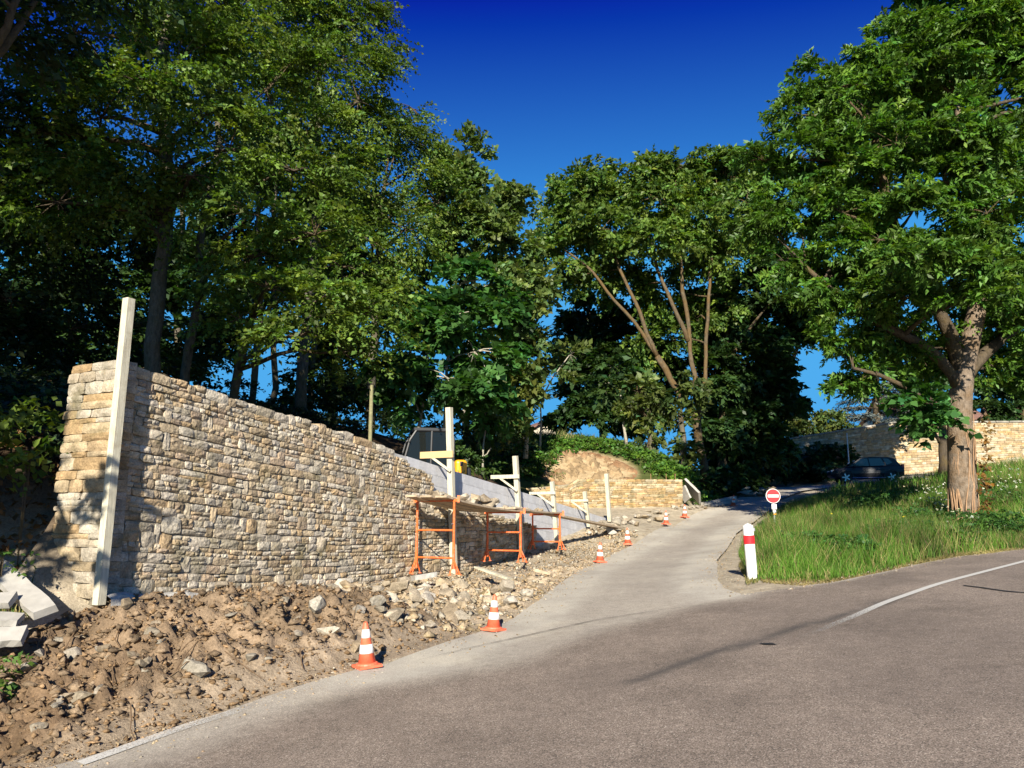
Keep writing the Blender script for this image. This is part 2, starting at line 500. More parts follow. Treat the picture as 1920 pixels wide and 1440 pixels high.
def line_mat():
    m, nt, b, out = mk("worn_white_road_paint")
    geo = nt.nodes.new("ShaderNodeNewGeometry").outputs["Position"]
    fade = attr(nt, "fade", "Fac")
    n = noise(nt, geo, 60, 6, 0.75)
    ad = N(nt, "Math", operation='ADD'); nt.links.new(n, ad.inputs[0]); nt.links.new(fade, ad.inputs[1])
    f = ramp(nt, ad.outputs[0], [(0.55, 0.0), (0.75, 1.0)])
    b.inputs["Base Color"].default_value = (0.50, 0.48, 0.44, 1)
    b.inputs["Roughness"].default_value = 0.7
    tr = nt.nodes.new("ShaderNodeBsdfTransparent")
    ms = nt.nodes.new("ShaderNodeMixShader")
    nt.links.new(f, ms.inputs[0]); nt.links.new(b.outputs[0], ms.inputs[1]); nt.links.new(tr.outputs[0], ms.inputs[2])
    nt.links.new(ms.outputs[0], out.inputs[0])
    return m
MAT['line'] = line_mat()
MAT['tar'] = simple("tar_seal", (0.018, 0.017, 0.017), 0.6, var=0.3)  # dark tar of the patch, also colours the painted wire shadow
MAT['crack'] = simple("open_crack_dirt", (0.05, 0.042, 0.034), 0.95, var=0.4)

# ------------------------------------------------------------------ mesh helpers
class MB:
    def __init__(self):
        self.v, self.f, self.t, self.n = [], [], [], 0
    def add(self, verts, faces, tint=None):
        verts = np.asarray(verts, float)
        self.v.append(verts)
        k = self.n
        self.f.extend([tuple(i + k for i in f) for f in faces])
        if tint is not None:
            self.t.append(np.tile(np.array([*tint, 1.0]), (len(verts), 1)))
        self.n += len(verts)
    def box(self, c, size, rot=None, tint=None):
        x, y, z = (q / 2 for q in size)
        v = np.array([(-x, -y, -z), (x, -y, -z), (x, y, -z), (-x, y, -z), (-x, -y, z), (x, -y, z), (x, y, z), (-x, y, z)])
        if rot is not None:
            v = v @ np.array(rot).T
        self.add(v + np.asarray(c, float), [(3, 2, 1, 0), (4, 5, 6, 7), (0, 1, 5, 4), (1, 2, 6, 5), (2, 3, 7, 6), (3, 0, 4, 7)], tint)
    def beam(self, a, b, w, h, up=(0, 0, 1), tint=None):
        a = np.asarray(a, float); b = np.asarray(b, float)
        d = b - a; L = np.linalg.norm(d); d = d / L
        s = np.cross(d, up); s /= np.linalg.norm(s); u = np.cross(s, d)
        self.box((a + b) / 2, (L, w, h), np.stack([d, s, u], 1), tint)
    def tube(self, pts, radii, n=8, tint=None, cap=True):
        pts = np.asarray(pts, float); m = len(pts)
        tan = np.gradient(pts, axis=0); tan /= np.linalg.norm(tan, axis=1, keepdims=True) + 1e-9
        ref = np.array([0.31, 0.95, 0.1]) if abs(tan[0, 2]) > 0.7 else np.array([0, 0, 1.0])
        ang = np.arange(n) * 2 * math.pi / n
        vs = []
        for i in range(m):
            s = np.cross(tan[i], ref); s /= np.linalg.norm(s) + 1e-9
            u = np.cross(s, tan[i])
            vs.append(pts[i] + radii[i] * (np.cos(ang)[:, None] * s + np.sin(ang)[:, None] * u))
        f = []
        for i in range(m - 1):
            for j in range(n):
                k = (j + 1) % n
                f.append((i * n + j, i * n + k, (i + 1) * n + k, (i + 1) * n + j))
        if cap:
            f.append(tuple(range(n - 1, -1, -1))); f.append(tuple((m - 1) * n + j for j in range(n)))
        self.add(np.vstack(vs), f, tint)
    def lathe(self, prof, n=24, c=(0, 0, 0), tint=None):
        ang = np.arange(n) * 2 * math.pi / n
        vs = np.vstack([np.c_[r * np.cos(ang), r * np.sin(ang), np.full(n, z)] for r, z in prof]) + np.asarray(c, float)
        m = len(prof); f = []
        for i in range(m - 1):
            for j in range(n):
                k = (j + 1) % n
                f.append((i * n + j, i * n + k, (i + 1) * n + k, (i + 1) * n + j))
        f.append(tuple(range(n - 1, -1, -1))); f.append(tuple((m - 1) * n + j for j in range(n)))
        self.add(vs, f, tint)
    def mesh(self, name, smooth=False):
        me = bpy.data.meshes.new(name)
        v = np.vstack(self.v)
        me.from_pydata(v.tolist(), [], self.f)
        if self.t:
            a = me.attributes.new("tint", 'FLOAT_COLOR', 'POINT')
            a.data.foreach_set("color", np.vstack(self.t).astype(np.float32).ravel())
        if smooth:
            me.polygons.foreach_set("use_smooth", np.ones(len(me.polygons), bool))
        me.update()
        return me
    def build(self, name, mat, parent=None, smooth=False):
        return link(name, self.mesh(name, smooth), mat, parent)

def link(name, me, mat, parent=None):
    if mat is not None and not me.materials:
        me.materials.append(mat)
    o = bpy.data.objects.new(name, me)
    COL.objects.link(o)
    if parent is not None:
        o.parent = parent
        o.matrix_parent_inverse = Matrix.Identity(4)
        o.location = -Vector(parent.location) if parent.type == 'EMPTY' and not parent.get('_local') else Vector((0, 0, 0))
    return o

def quads_mesh(name, V, Q, tint=None, smooth=False, extra=None):
    me = bpy.data.meshes.new(name)
    V = np.ascontiguousarray(V, np.float32); Q = np.ascontiguousarray(Q, np.int32)
    k = Q.shape[1]
    me.vertices.add(len(V)); me.vertices.foreach_set("co", V.ravel())
    me.loops.add(Q.size); me.loops.foreach_set("vertex_index", Q.ravel())
    me.polygons.add(len(Q)); me.polygons.foreach_set("loop_start", np.arange(0, Q.size, k, dtype=np.int32))
    if smooth:
        me.polygons.foreach_set("use_smooth", np.ones(len(Q), bool))
    if tint is not None:
        a = me.attributes.new("tint", 'FLOAT_COLOR', 'POINT')
        a.data.foreach_set("color", np.c_[tint, np.ones(len(tint))].astype(np.float32).ravel())
    for kx, vv in (extra or {}).items():
        a = me.attributes.new(kx, 'FLOAT', 'POINT')
        a.data.foreach_set("value", np.asarray(vv, np.float32).ravel())
    me.update(calc_edges=True)
    me.validate()
    return me

def tag(o, label=None, cat=None, group=None, kind=None):
    if label: o['label'] = label
    if cat: o['category'] = cat
    if group: o['group'] = group
    if kind: o['kind'] = kind
    return o

def thing(name, label, cat, loc=(0, 0, 0), group=None, local=False, rotz=0.0):
    """an Empty at a thing's base; local=True: the parts are given in its own coordinates"""
    o = bpy.data.objects.new(name, None)
    o.empty_display_size = 0.2
    COL.objects.link(o)
    o.location = Vector([float(q) for q in loc])
    o.rotation_euler = (0, 0, rotz)
    if local:
        o['_local'] = 1
    return tag(o, label, cat, group)

def copy_tree(o, parent=None):
    c = o.copy(); COL.objects.link(c)
    if parent is not None:
        c.parent = parent
    for ch in list(o.children):
        copy_tree(ch, c)
    return c

def grid_mesh(name, X, Y, Z, tint=None, smooth=True, extra=None, keep=None):
    ny, nx = X.shape
    V = np.c_[X.ravel(), Y.ravel(), Z.ravel()]
    i = np.arange(ny - 1)[:, None] * nx + np.arange(nx - 1)[None, :]
    Q = np.stack([i, i + 1, i + nx + 1, i + nx], -1).reshape(-1, 4)
    if keep is not None:
        Q = Q[keep.ravel()]
    return quads_mesh(name, V, Q, tint, smooth, extra)

# ------------------------------------------------------------------ where the surfaces are (plan outlines, world metres)
def plan(pixels, y0=4.0):
    return np.array([G(px, py, y0)[:2] for px, py in pixels])

VERGE_EDGE = plan([(1421, 1086), (1480, 1091), (1558, 1090), (1623, 1077), (1720, 1057), (1784, 1045), (1920, 1030)])
LANE_R = np.vstack([plan([(1394, 1118), (1362, 1108), (1348, 1092), (1345, 1050), (1381, 1002), (1423, 973), (1445, 957)]), [(12.4, 37.3), (16.2, 43.5), (21, 47.5), (30, 49)]])
LANE_L = np.vstack([plan([(700, 1258), (860, 1200), (960, 1165), (1020, 1120), (1085, 1072), (1150, 1040), (1185, 1024), (1255, 988), (1290, 971), (1370, 951)]), [(13.5, 45.5), (19, 51.8), (30, 53.5)]])
ROAD_L = np.vstack([[(-14, -1.5), (-9, 2.2), (-6.2, 4.6)], plan([(120, 1440), (300, 1385), (510, 1310), (690, 1258)]), LANE_R[:1]])
ROAD_FAR = np.vstack([LANE_R[:1], plan([(1480, 1106), (1560, 1096), (1640, 1080), (1720, 1061), (1784, 1048), (1920, 1033)])])
d_ = ROAD_FAR[-1] - ROAD_FAR[-2]; d_ /= np.hypot(*d_)
p_ = ROAD_FAR[-1]
ext = []
for k in range(6):
    ang = R(-4.0) * (k + 1)
    dd = np.array([d_[0] * math.cos(ang) - d_[1] * math.sin(ang), d_[0] * math.sin(ang) + d_[1] * math.cos(ang)])
    p_ = p_ + dd * 4.0
    ext.append(p_)
ROAD_FAR = np.vstack([ROAD_FAR, ext])
ROAD_POLY = np.vstack([ROAD_L, ROAD_FAR[1:], [(45, 0), (40, -14), (-20, -14)]])
LANE_POLY = np.vstack([LANE_L, [(30, 49)], LANE_R[::-1][1:], [(5.6, 12.2), (1.0, 8.2)]])
VERGE_POLY = np.vstack([VERGE_EDGE, [(16, 18.2), (22, 20), (34, 22), (45, 30), (45, 55), (28, 54.5), (27, 47.8), (21, 46.0), (16.6, 42.0), (12.9, 36.2)], plan([(1450, 958), (1430, 975), (1398, 1005), (1385, 1040), (1400, 1080)])])

def polyline_dist(x, y, pl):
    best = np.full(np.shape(x), 1e9)
    for a, b in zip(pl[:-1], pl[1:]):
        d = b - a
        t = np.clip(((x - a[0]) * d[0] + (y - a[1]) * d[1]) / (d @ d), 0, 1)
        best = np.minimum(best, np.hypot(x - a[0] - d[0] * t, y - a[1] - d[1] * t))
    return best

# ------------------------------------------------------------------ terrain sheet
def axis(lo, hi, step, far, grow=1.22):
    a = list(np.arange(lo, hi + 1e-6, step))
    s = step; v = hi
    while v < far[1]:
        s *= grow; v += s; a.append(v)
    s = step; v = lo; pre = []
    while v > far[0]:
        s *= grow; v -= s; pre.append(v)
    return np.array(pre[::-1] + a)
gx = axis(-14, 26, 0.26, (-400, 400)); gy = axis(2, 58, 0.28, (-300, 500))
GX, GY = np.meshgrid(gx, gy)
GZ = H(np.clip(GX, -70, 90), np.clip(GY, -50, 125))
on_road = inside(GX, GY, ROAD_POLY) | inside(GX, GY, LANE_POLY)
bm = behind_mask(GX, GY)
GZ = GZ - 0.05 * on_road + np.where(on_road, 0, 0.06 * fbm(GX * 0.9, GY * 0.9, 4)) - 0.03
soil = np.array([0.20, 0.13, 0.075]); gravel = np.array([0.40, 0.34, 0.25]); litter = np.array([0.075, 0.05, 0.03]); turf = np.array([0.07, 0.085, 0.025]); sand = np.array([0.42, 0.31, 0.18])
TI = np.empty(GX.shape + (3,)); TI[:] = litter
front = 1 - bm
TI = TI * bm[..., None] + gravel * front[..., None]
vg = inside(GX, GY, VERGE_POLY)
edge_d = polyline_dist(GX, GY, np.vstack([VERGE_POLY, VERGE_POLY[:1]]))
w_ = (vg * sstep(0.0, 0.35, edge_d))[..., None]
TI = TI * (1 - w_) + turf * w_
kn = inside(GX, GY, np.array([(-6, 27.5), (2.5, 29), (0.5, 32.1), (7.4, 33.6), (10.5, 38), (12, 46), (-8, 48), (-9, 36)]))
TI[kn] = turf
ecen = (P(1110, 870, 34.8) + P(1130, 862, 35.2)) / 2
ec = np.hypot((GX - 3.3) / 2.2, (GY - 34.4) / 2.3)
ew = (sstep(1.05, 0.8, ec + 0.25 * fbm(GX * 1.1, GY * 1.1, 3)) * (bm > 0.2))[..., None]
TI = TI * (1 - ew) + sand * ew
far_w = sstep(60, 90, np.hypot(GX, GY))[..., None]
TI = TI * (1 - far_w) + np.array([0.05, 0.07, 0.025]) * far_w
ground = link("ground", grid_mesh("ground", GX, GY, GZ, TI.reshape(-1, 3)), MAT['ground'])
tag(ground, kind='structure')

# ------------------------------------------------------------------ asphalt sheets
DUST_LINE = np.vstack([[(-9, 0.5)], plan([(280, 1440), (410, 1399), (690, 1314), (960, 1252), (1150, 1192), (1300, 1146), (1450, 1108), (1540, 1098)])])
def signed_side(x, y, pl):
    best = np.full(np.shape(x), 1e9); sgn = np.zeros(np.shape(x))
    for a, b in zip(pl[:-1], pl[1:]):
        d = b - a
        t = np.clip(((x - a[0]) * d[0] + (y - a[1]) * d[1]) / (d @ d), 0, 1)
        q = np.hypot(x - a[0] - d[0] * t, y - a[1] - d[1] * t)
        cr = d[0] * (y - a[1]) - d[1] * (x - a[0])
        m = q < best
        best = np.where(m, q, best); sgn = np.where(m, np.sign(cr), sgn)
    return best * sgn
WORN = plan([(1180, 1285), (1300, 1244), (1413, 1208), (1494, 1182), (1632, 1144), (1700, 1120)])

def sheet(name, poly, lift, step, kind='structure'):
    lo, hi = poly.min(0), poly.max(0)
    xs = np.arange(lo[0], hi[0] + step, step); ys = np.arange(lo[1], hi[1] + step, step)
    X, Y = np.meshgrid(xs, ys)
    ins = inside(X, Y, poly)
    # pull outside vertices of edge cells onto the outline
    d = np.full(X.shape, 1e9); nxp = X.copy(); nyp = Y.copy()
    pl = np.vstack([poly, poly[:1]])
    for a, b in zip(pl[:-1], pl[1:]):
        dd = b - a
        t = np.clip(((X - a[0]) * dd[0] + (Y - a[1]) * dd[1]) / (dd @ dd + 1e-12), 0, 1)
        qx, qy = a[0] + dd[0] * t, a[1] + dd[1] * t
        q = np.hypot(X - qx, Y - qy); m = q < d
        d = np.where(m, q, d); nxp = np.where(m, qx, nxp); nyp = np.where(m, qy, nyp)
    keepv = ins[:-1, :-1] | ins[1:, :-1] | ins[:-1, 1:] | ins[1:, 1:]
    wob = 0.05 * fbm(X * 2.3, Y * 2.3, 3)
    X2 = np.where(ins, X, nxp + wob); Y2 = np.where(ins, Y, nyp + wob)
    Z = H(X2, Y2) + lift
    sdist = signed_side(X2, Y2, DUST_LINE) + 0.35 * fbm(X2 * 0.8, Y2 * 0.8, 3)
    dust = sstep(-0.55, 0.45, sdist)
    if name == 'road': dust = dust * sstep(6.4, 4.4, X2)
    edge = np.minimum(polyline_dist(X2, Y2, LANE_L), polyline_dist(X2, Y2, LANE_R))
    dust = np.clip(dust * (0.78 + 0.5 * sstep(1.2, 0.0, edge)), 0, 1.25)
    far_e = polyline_dist(X2, Y2, ROAD_FAR)
    dust = np.maximum(dust, 0.8 * sstep(0.16, 0.0, far_e + 0.10 * fbm(X2 * 3, Y2 * 3, 3)))
    worn = 0.75 * sstep(0.16, 0.03, polyline_dist(X2, Y2, WORN) + 0.07 * fbm(X2 * 3, Y2 * 3, 3))
    me = grid_mesh(name, X2, Y2, Z, None, True, {"dust": dust.ravel(), "worn": worn.ravel()}, keepv)
    return tag(link(name, me, MAT['asphalt']), kind=kind)
road = sheet("road", ROAD_POLY, 0.030, 0.21)
lane = sheet("side_road", LANE_POLY, 0.020, 0.2)

def strip(name, pix, w, lift, mat, fades=None, world=None, taper=False, jag=0.0):
    pts = plan(pix) if world is None else np.array(world, float)
    seg = np.r_[0, np.cumsum(np.hypot(*np.diff(pts, axis=0).T))]
    n = max(8, int(seg[-1] / 0.12))
    s = np.linspace(0, seg[-1], n)
    x = np.interp(s, seg, pts[:, 0]); y = np.interp(s, seg, pts[:, 1])
    k = np.ones(9) / 9
    if n > 30:
        x[4:-4] = np.convolve(x, k, 'valid'); y[4:-4] = np.convolve(y, k, 'valid')
    if jag:
        j = jag * fbm(s * 3.1, s * 0 + 4.2, 4); x = x + j; y = y + j
    tx, ty = np.gradient(x), np.gradient(y); L = np.hypot(tx, ty); nx, ny = -ty / L, tx / L
    ww = np.full(n, w / 2)
    if taper:
        ww = ww * np.clip(np.minimum(np.arange(n), np.arange(n)[::-1]) / (n * 0.35), 0.15, 1)
    if jag:
        ww = ww * (1 + 1.2 * vnoise(s * 6, s * 0 + 1.7))
    A = np.c_[x + nx * ww, y + ny * ww]; B_ = np.c_[x - nx * ww, y - ny * ww]
    X = np.stack([A[:, 0], B_[:, 0]]); Y = np.stack([A[:, 1], B_[:, 1]])
    Z = H(X, Y) + lift
    fd = np.interp(s, seg, fades) if fades is not None else np.zeros(n)
    me = grid_mesh(name, X, Y, Z, None, True, {"fade": np.r_[fd, fd]})
    return tag(link(name, me, mat), kind='structure')
cl = [(1440, 1228), (1526, 1193), (1607, 1160), (1655, 1137), (1752, 1102), (1840, 1078), (1920, 1057)]
cpts = plan(cl); dE = cpts[-1] - cpts[-2]; dE /= np.hypot(*dE)
cpts = np.vstack([cpts, cpts[-1] + dE * 4, cpts[-1] + dE * 9])
strip("center_line", None, 0.12, 0.040, MAT['line'], [0.42, 0.28, 0.14, 0.0, -0.05, -0.1, -0.1, -0.1, -0.1], cpts)
strip("edge_line", [(150, 1443), (250, 1405), (350, 1372), (440, 1342), (505, 1318)], 0.13, 0.040, MAT['line'], [0.02, 0.10, 0.15, 0.18, 0.40])
strip("tar_seal_line", None, 0.05, 0.040, MAT['tar'], None, np.vstack([plan([(1807, 1103), (1860, 1110), (1925, 1121)]), plan([(1925, 1121)]) + [[3, -0.6]]]), taper=False)  # cast shadow of a wire, painted on the road as a dark strip
strip("road_crack_line", [(790, 1243), (870, 1224), (950, 1204), (1080, 1175), (1170, 1158), (1260, 1146), (1330, 1136)], 0.022, 0.038, MAT['crack'], taper=True, jag=0.10)
strip("tar_patch", [(1424, 1213), (1438, 1215), (1456, 1216)], 0.12, 0.040, MAT['tar'], taper=True)

# ------------------------------------------------------------------ soil bank between wall foot and road
TOE_S = [-4, -1.5, 0.0, 0.93, 2.3, 3.64, 6.0, 9.0, 12.2, 16.4, 20]
TOE_T = [2.6, 2.7, 2.95, 3.1, 3.2, 3.35, 3.25, 2.7, 2.3, 1.75, 1.2]
def st_of(x, y):
    rx, ry = np.asarray(x) - W0[0], np.asarray(y) - W0[1]
    return rx * WD[0] + ry * WD[1], rx * WN[0] + ry * WN[1]
def bank_h(s, t):
    toe = np.interp(s, TOE_S, TOE_T)
    q = np.clip(t / toe, 0, 1.3)
    A = np.interp(s, [-4, -1.5, 0, 2.6, 3.4, 5, 8, 12, 18], [0.10, 0.24, 0.46, 0.46, 0.16, 0.10, 0.07, 0.04, 0.04])
    shape = np.sin(np.pi * np.clip(q, 0, 1) ** 1.45) * A - 0.15 * sstep(0.02, 0.15, q) * sstep(1.0, .5, q)
    env = np.clip(q * 8, 0, 1) * sstep(1.05, 0.75, q)
    amp = np.interp(s, [-4, 0, 3, 4, 8, 12, 18], [0.8, 1, 1, 1.0, 0.6, 0.45, 0.35])
    rid = -np.abs(vnoise(s * 2.1 + 5, t * 2.1)) * 0.34 + 0.05 + fbm(s * 1.6, t * 1.6, 3) * 0.16 + fbm(s * 6, t * 6, 4, 2.1, 0.72) * 0.21
    return shape + (rid * amp + 0.05 * amp) * env + np.where(q > 1.02, -0.12 * sstep(1.02, 1.2, q), 0)
def bank_z(x, y):
    s, t = st_of(x, y)
    return H(x, y) + np.where((s > -4) & (s < 19) & (t > -0.1), np.maximum(bank_h(s, t), -0.02), 0)
ss = np.arange(-3.9, 17.5, 0.045); tt = np.arange(0.02, 3.75, 0.045)
SS, TT = np.meshgrid(ss, tt)
BX = W0[0] + WD[0] * SS + WN[0] * TT; BY = W0[1] + WD[1] * SS + WN[1] * TT
BH = bank_h(SS, TT)
BZ_ = H(BX, BY) + BH
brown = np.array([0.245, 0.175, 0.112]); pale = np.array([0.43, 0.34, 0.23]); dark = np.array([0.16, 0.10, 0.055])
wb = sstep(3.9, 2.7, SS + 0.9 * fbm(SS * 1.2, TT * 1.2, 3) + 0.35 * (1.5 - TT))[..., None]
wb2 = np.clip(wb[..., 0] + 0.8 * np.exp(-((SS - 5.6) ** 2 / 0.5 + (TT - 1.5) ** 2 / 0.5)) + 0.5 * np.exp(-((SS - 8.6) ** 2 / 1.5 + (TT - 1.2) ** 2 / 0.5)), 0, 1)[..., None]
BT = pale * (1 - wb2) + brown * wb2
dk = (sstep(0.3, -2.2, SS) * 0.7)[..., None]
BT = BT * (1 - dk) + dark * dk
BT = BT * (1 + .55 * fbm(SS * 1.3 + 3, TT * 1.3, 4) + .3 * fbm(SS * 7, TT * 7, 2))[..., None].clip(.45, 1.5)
toeq = TT / np.interp(SS, TOE_S, TOE_T)
gw = (sstep(0.80, 0.98, toeq) * 0.6)[..., None]
BT = BT * (1 - gw) + np.array([0.36, 0.29, 0.21]) * gw
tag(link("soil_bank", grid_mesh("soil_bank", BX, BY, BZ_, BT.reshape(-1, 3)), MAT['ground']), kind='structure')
def surf(x, y):
    x = np.atleast_1d(np.asarray(x, float)); y = np.atleast_1d(np.asarray(y, float))
    return bank_z(x, y)

# ------------------------------------------------------------------ the stone wall
PAL = np.array([(0.47, 0.365, 0.23), (0.41, 0.31, 0.19), (0.48, 0.40, 0.29), (0.45, 0.31, 0.165), (0.49, 0.425, 0.33), (0.43, 0.315, 0.21), (0.42, 0.36, 0.26), (0.48, 0.35, 0.205), (0.36, 0.275, 0.175), (0.50, 0.445, 0.35), (0.54, 0.47, 0.375), (0.45, 0.39, 0.30), (0.51, 0.445, 0.35)])
def stone_geo(corner_fn, s0, s1, a0, a1, depth, proud, rng, nx=5, ny=4):
    """a hewn stone on a wall face: corner_fn(s, h, o) -> xyz; s0..s1 along, a0..a1 height"""
    u = np.linspace(0, 1, nx); v = np.linspace(0, 1, ny)
    gap = 0.0022
    vs = []
    L, Hh = s1 - s0, a1 - a0
    rc = min(0.09 * Hh, 0.06 * L)
    rs = min(0.010, 0.06 * L)
    tiltx, tilty = rng.uniform(-.012, .012), rng.uniform(-.010, .010)
    for j in range(ny):
        for i in range(nx):
            s = s0 + gap + (L - 2 * gap) * u[i]; h = a0 + (Hh * 0.012) + (Hh * 0.976) * v[j]
            ed = (i in (0, nx - 1)) + (j in (0, ny - 1))
            if ed == 2:
                s += rs * (1 if i == 0 else -1) * rng.uniform(0.1, 1.2); h += rc * (1 if j == 0 else -1) * rng.uniform(0.2, 1.2)
            elif ed == 1:
                h += rng.uniform(-0.035, 0.035) * Hh; s += rng.uniform(-0.03, 0.03) * L
            else:
                s += rng.uniform(-0.25, 0.25) * L / nx; h += rng.uniform(-0.25, 0.25) * Hh / ny
            o = proud * 0.6 + tiltx * (u[i] - .5) * 2 + tilty * (v[j] - .5) * 2 + (-0.006 if ed == 2 else -0.005 if ed == 1 else rng.uniform(0.0, 0.014))
            vs.append(corner_fn(s, h, o))
    f = []
    for j in range(ny - 1):
        for i in range(nx - 1):
            k = j * nx + i
            f.append((k, k + 1, k + nx + 1, k + nx))
    ring = [i for i in range(nx)] + [j * nx + nx - 1 for j in range(1, ny)] + [(ny - 1) * nx + i for i in range(nx - 2, -1, -1)] + [j * nx for j in range(ny - 2, 0, -1)]
    base = len(vs)
    for k in ring:
        i, j = k % nx, k // nx
        s = s0 + gap + (L - 2 * gap) * u[i]; h = a0 + gap + (Hh - 2 * gap) * v[j]
        vs.append(corner_fn(s, h, -depth))
    m = len(ring)
    for q in range(m):
        a, b = ring[q], ring[(q + 1) % m]
        f.append((b, a, base + q, base + (q + 1) % m))
    return np.array(vs), f

def face_fn(s, h, o):
    """main face: h is the fraction between foot and top line"""
    x, y = wall_xy(s, o)
    zb, zt = wall_zb(s), wall_zt(s)
    return (x, y, zb + (zt - zb) * h)

rng = random.Random(11)
edge_pts = [wall_hit(*q) for q in ((745, 838), (764, 872), (802, 886), (818, 918), (838, 926), (880, 948), (950, 970), (1005, 985), (1040, 1006), (1052, 1016))]
EZ = [q[1] for q in edge_pts][::-1]; ES = [q[0] for q in edge_pts][::-1]
def stone_end(z):
    return np.interp(z, EZ, ES)

stone_wall = thing("stone_wall", "tall rough limestone retaining wall in the sun, still being faced", "wall", (*wall_xy(0, 0), float(wall_zb(0))))
stones = []                                             # (nearness, verts, faces, tint)
courses = []
h = 0.0
while h < 0.995:
    dh = rng.choice([0.022, 0.026, 0.030, 0.034, 0.039, 0.046]) * rng.uniform(0.9, 1.1)
    if h + dh > 0.97: dh = 1.0 - h + 0.004
    courses.append((h, dh)); h += dh
blocked = []
for ci, (h, dh) in enumerate(courses):
    nxt = courses[ci + 1] if ci + 1 < len(courses) else None
    newblocked = []
    s = 0.02 + rng.uniform(0, 0.1)
    while s < 13.4:
        hm = 2.7 * dh
        L = min(0.46, max(0.09, hm * rng.uniform(1.0, 3.3)))
        if rng.random() < 0.1: L *= 1.25
        hit = [q for q in blocked if q[0] < s + L and q[1] > s + .005]
        if hit:
            q = hit[0]
            if q[0] - s > 0.07: L = q[0] - s
            else:
                s = q[1]; continue
        zmid = wall_zb(s + L / 2) + (wall_zt(s + L / 2) - wall_zb(s + L / 2)) * (h + dh / 2)
        if s + L * 0.6 < stone_end(zmid) + rng.uniform(-0.08, 0.08):
            off = 0.003 * math.sin(s * 1.7 + h * 40)
            parts = [(h + off, h + dh + off)]
            if nxt and ci + 2 < len(courses) and rng.random() < 0.07 and L < .36:
                parts = [(h + off, nxt[0] + nxt[1] + off)]; newblocked.append((s, s + L))
            elif dh > 0.036 and rng.random() < 0.30:
                k = rng.uniform(0.35, 0.65)
                parts = [(h + off, h + off + dh * k), (h + off + dh * k, h + off + dh)]
            for a0, a1 in parts:
                segs = [(s, s + L)]
                if len(parts) == 2 and L > 0.2 and rng.random() < 0.6:
                    k = s + L * rng.uniform(0.35, 0.65); segs = [(s, k), (k, s + L)]
                for q0, q1 in segs:
                    top = rng.uniform(-0.012, 0.012) if h + dh > 0.98 else 0
                    jit = rng.uniform(-.0022, .0022)
                    v, f = stone_geo(face_fn, q0, q1, max(a0 + jit, 0.0), a1 + top + jit * .5, 0.20, rng.uniform(0.0, 0.042), rng, 5, 3 if (a1 - a0) < 0.024 else 4)
                    c = (PAL[rng.randrange(len(PAL))] * .82 + np.array([.45, .39, .31]) * .18) * rng.uniform(0.88, 1.12)
                    pc = v.mean(0)
                    stones.append((np.hypot(pc[0], pc[1]) / math.sqrt(max(q1 - q0, .05) * max(a1 - a0, .01) * 2.7), v, f, c))
        s += L
    blocked = newblocked
# end face with large quoins: frame runs from the front corner backwards
def end_fn(q, z, o):
    x = W0[0] - WN[0] * q - WD[0] * o; y = W0[1] - WN[1] * q - WD[1] * o
    return (x, y, z)
z = float(wall_zb(0)) - 0.03; ztop = float(wall_zt(0)) + 0.03
k = 0
end_stones = []
while z < ztop - 0.05:
    hh = rng.choice([0.07, 0.10, 0.12, 0.14, 0.17]) if z > 1.2 else rng.choice([0.12, 0.15, 0.18])
    if z + hh > ztop - 0.06: hh = ztop - z
    w = 1.04 - 0.02 * (z - 0.7)
    cuts = [[0, .62, 1], [0, .38, 1], [0, .3, .68, 1], [0, .5, 1], [0, .72, 1], [0, .45, .75, 1]][rng.randrange(6)]
    cuts = [min(1, max(0, c + (rng.uniform(-.05, .05) if 0 < c < 1 else 0))) for c in cuts]
    for c0, c1 in zip(cuts[:-1], cuts[1:]):
        e1 = rng.uniform(-0.04, 0.05) if c1 == 1 else 0
        e0 = -0.035 if c0 == 0 else 0
        v, f = stone_geo(lambda a, b, o: end_fn(a, b, o), c0 * w + e0, c1 * w + e1, z, z + hh, 0.24, rng.uniform(0.015, 0.05), rng, 6, 4)
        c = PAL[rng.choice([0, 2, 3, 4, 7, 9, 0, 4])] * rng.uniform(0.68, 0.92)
        end_stones.append((v, [tuple(reversed(q)) for q in f], c))
    z += hh
stones.sort(key=lambda q: q[0])
def stone_obj(v, f, c, parent, mat, name="stone"):
    mb = MB(); mb.add(v, f, c)
    return mb.build(name, mat, parent)
n_ind = 300 - len(end_stones)
for v, f, c in end_stones:
    stone_obj(v, f, c, stone_wall, MAT['stone'])
for d, v, f, c in stones[:n_ind]:
    stone_obj(v, f, c, stone_wall, MAT['stone'])
mb = MB()
for d, v, f, c in stones[n_ind:]:
    mb.add(v, f, c)
tag(mb.build("stone_facing", MAT['stone'], stone_wall), kind='stuff')
# rubble core behind the facing
mb = MB()
sg = np.linspace(0.06, 13.0, 40)
ring = []
for s_ in sg:
    zt_ = float(wall_zt(s_)) - 0.04
    zb_ = float(wall_zb(s_)) - 0.5
    if s_ > 6: zt_ = min(zt_, float(np.interp(s_ + 0.3, ES[::-1], EZ[::-1])) - 0.12)
    o1 = -0.016; o2 = -0.98 if s_ < 7.0 else -0.21
    ring += [(*wall_xy(s_, o1), zb_), (*wall_xy(s_, o1), max(zt_, zb_ + .1)), (*wall_xy(s_, o2), max(zt_, zb_ + .1)), (*wall_xy(s_, o2), zb_)]
f = []
for i in range(len(sg) - 1):
    for j in range(4):
        f.append((i * 4 + j, i * 4 + (j + 1) % 4, (i + 1) * 4 + (j + 1) % 4, (i + 1) * 4 + j))
f += [(3, 2, 1, 0), tuple((len(sg) - 1) * 4 + j for j in range(4))]
mb.add(ring, f)
mb.build("core", MAT['mortar'], stone_wall)
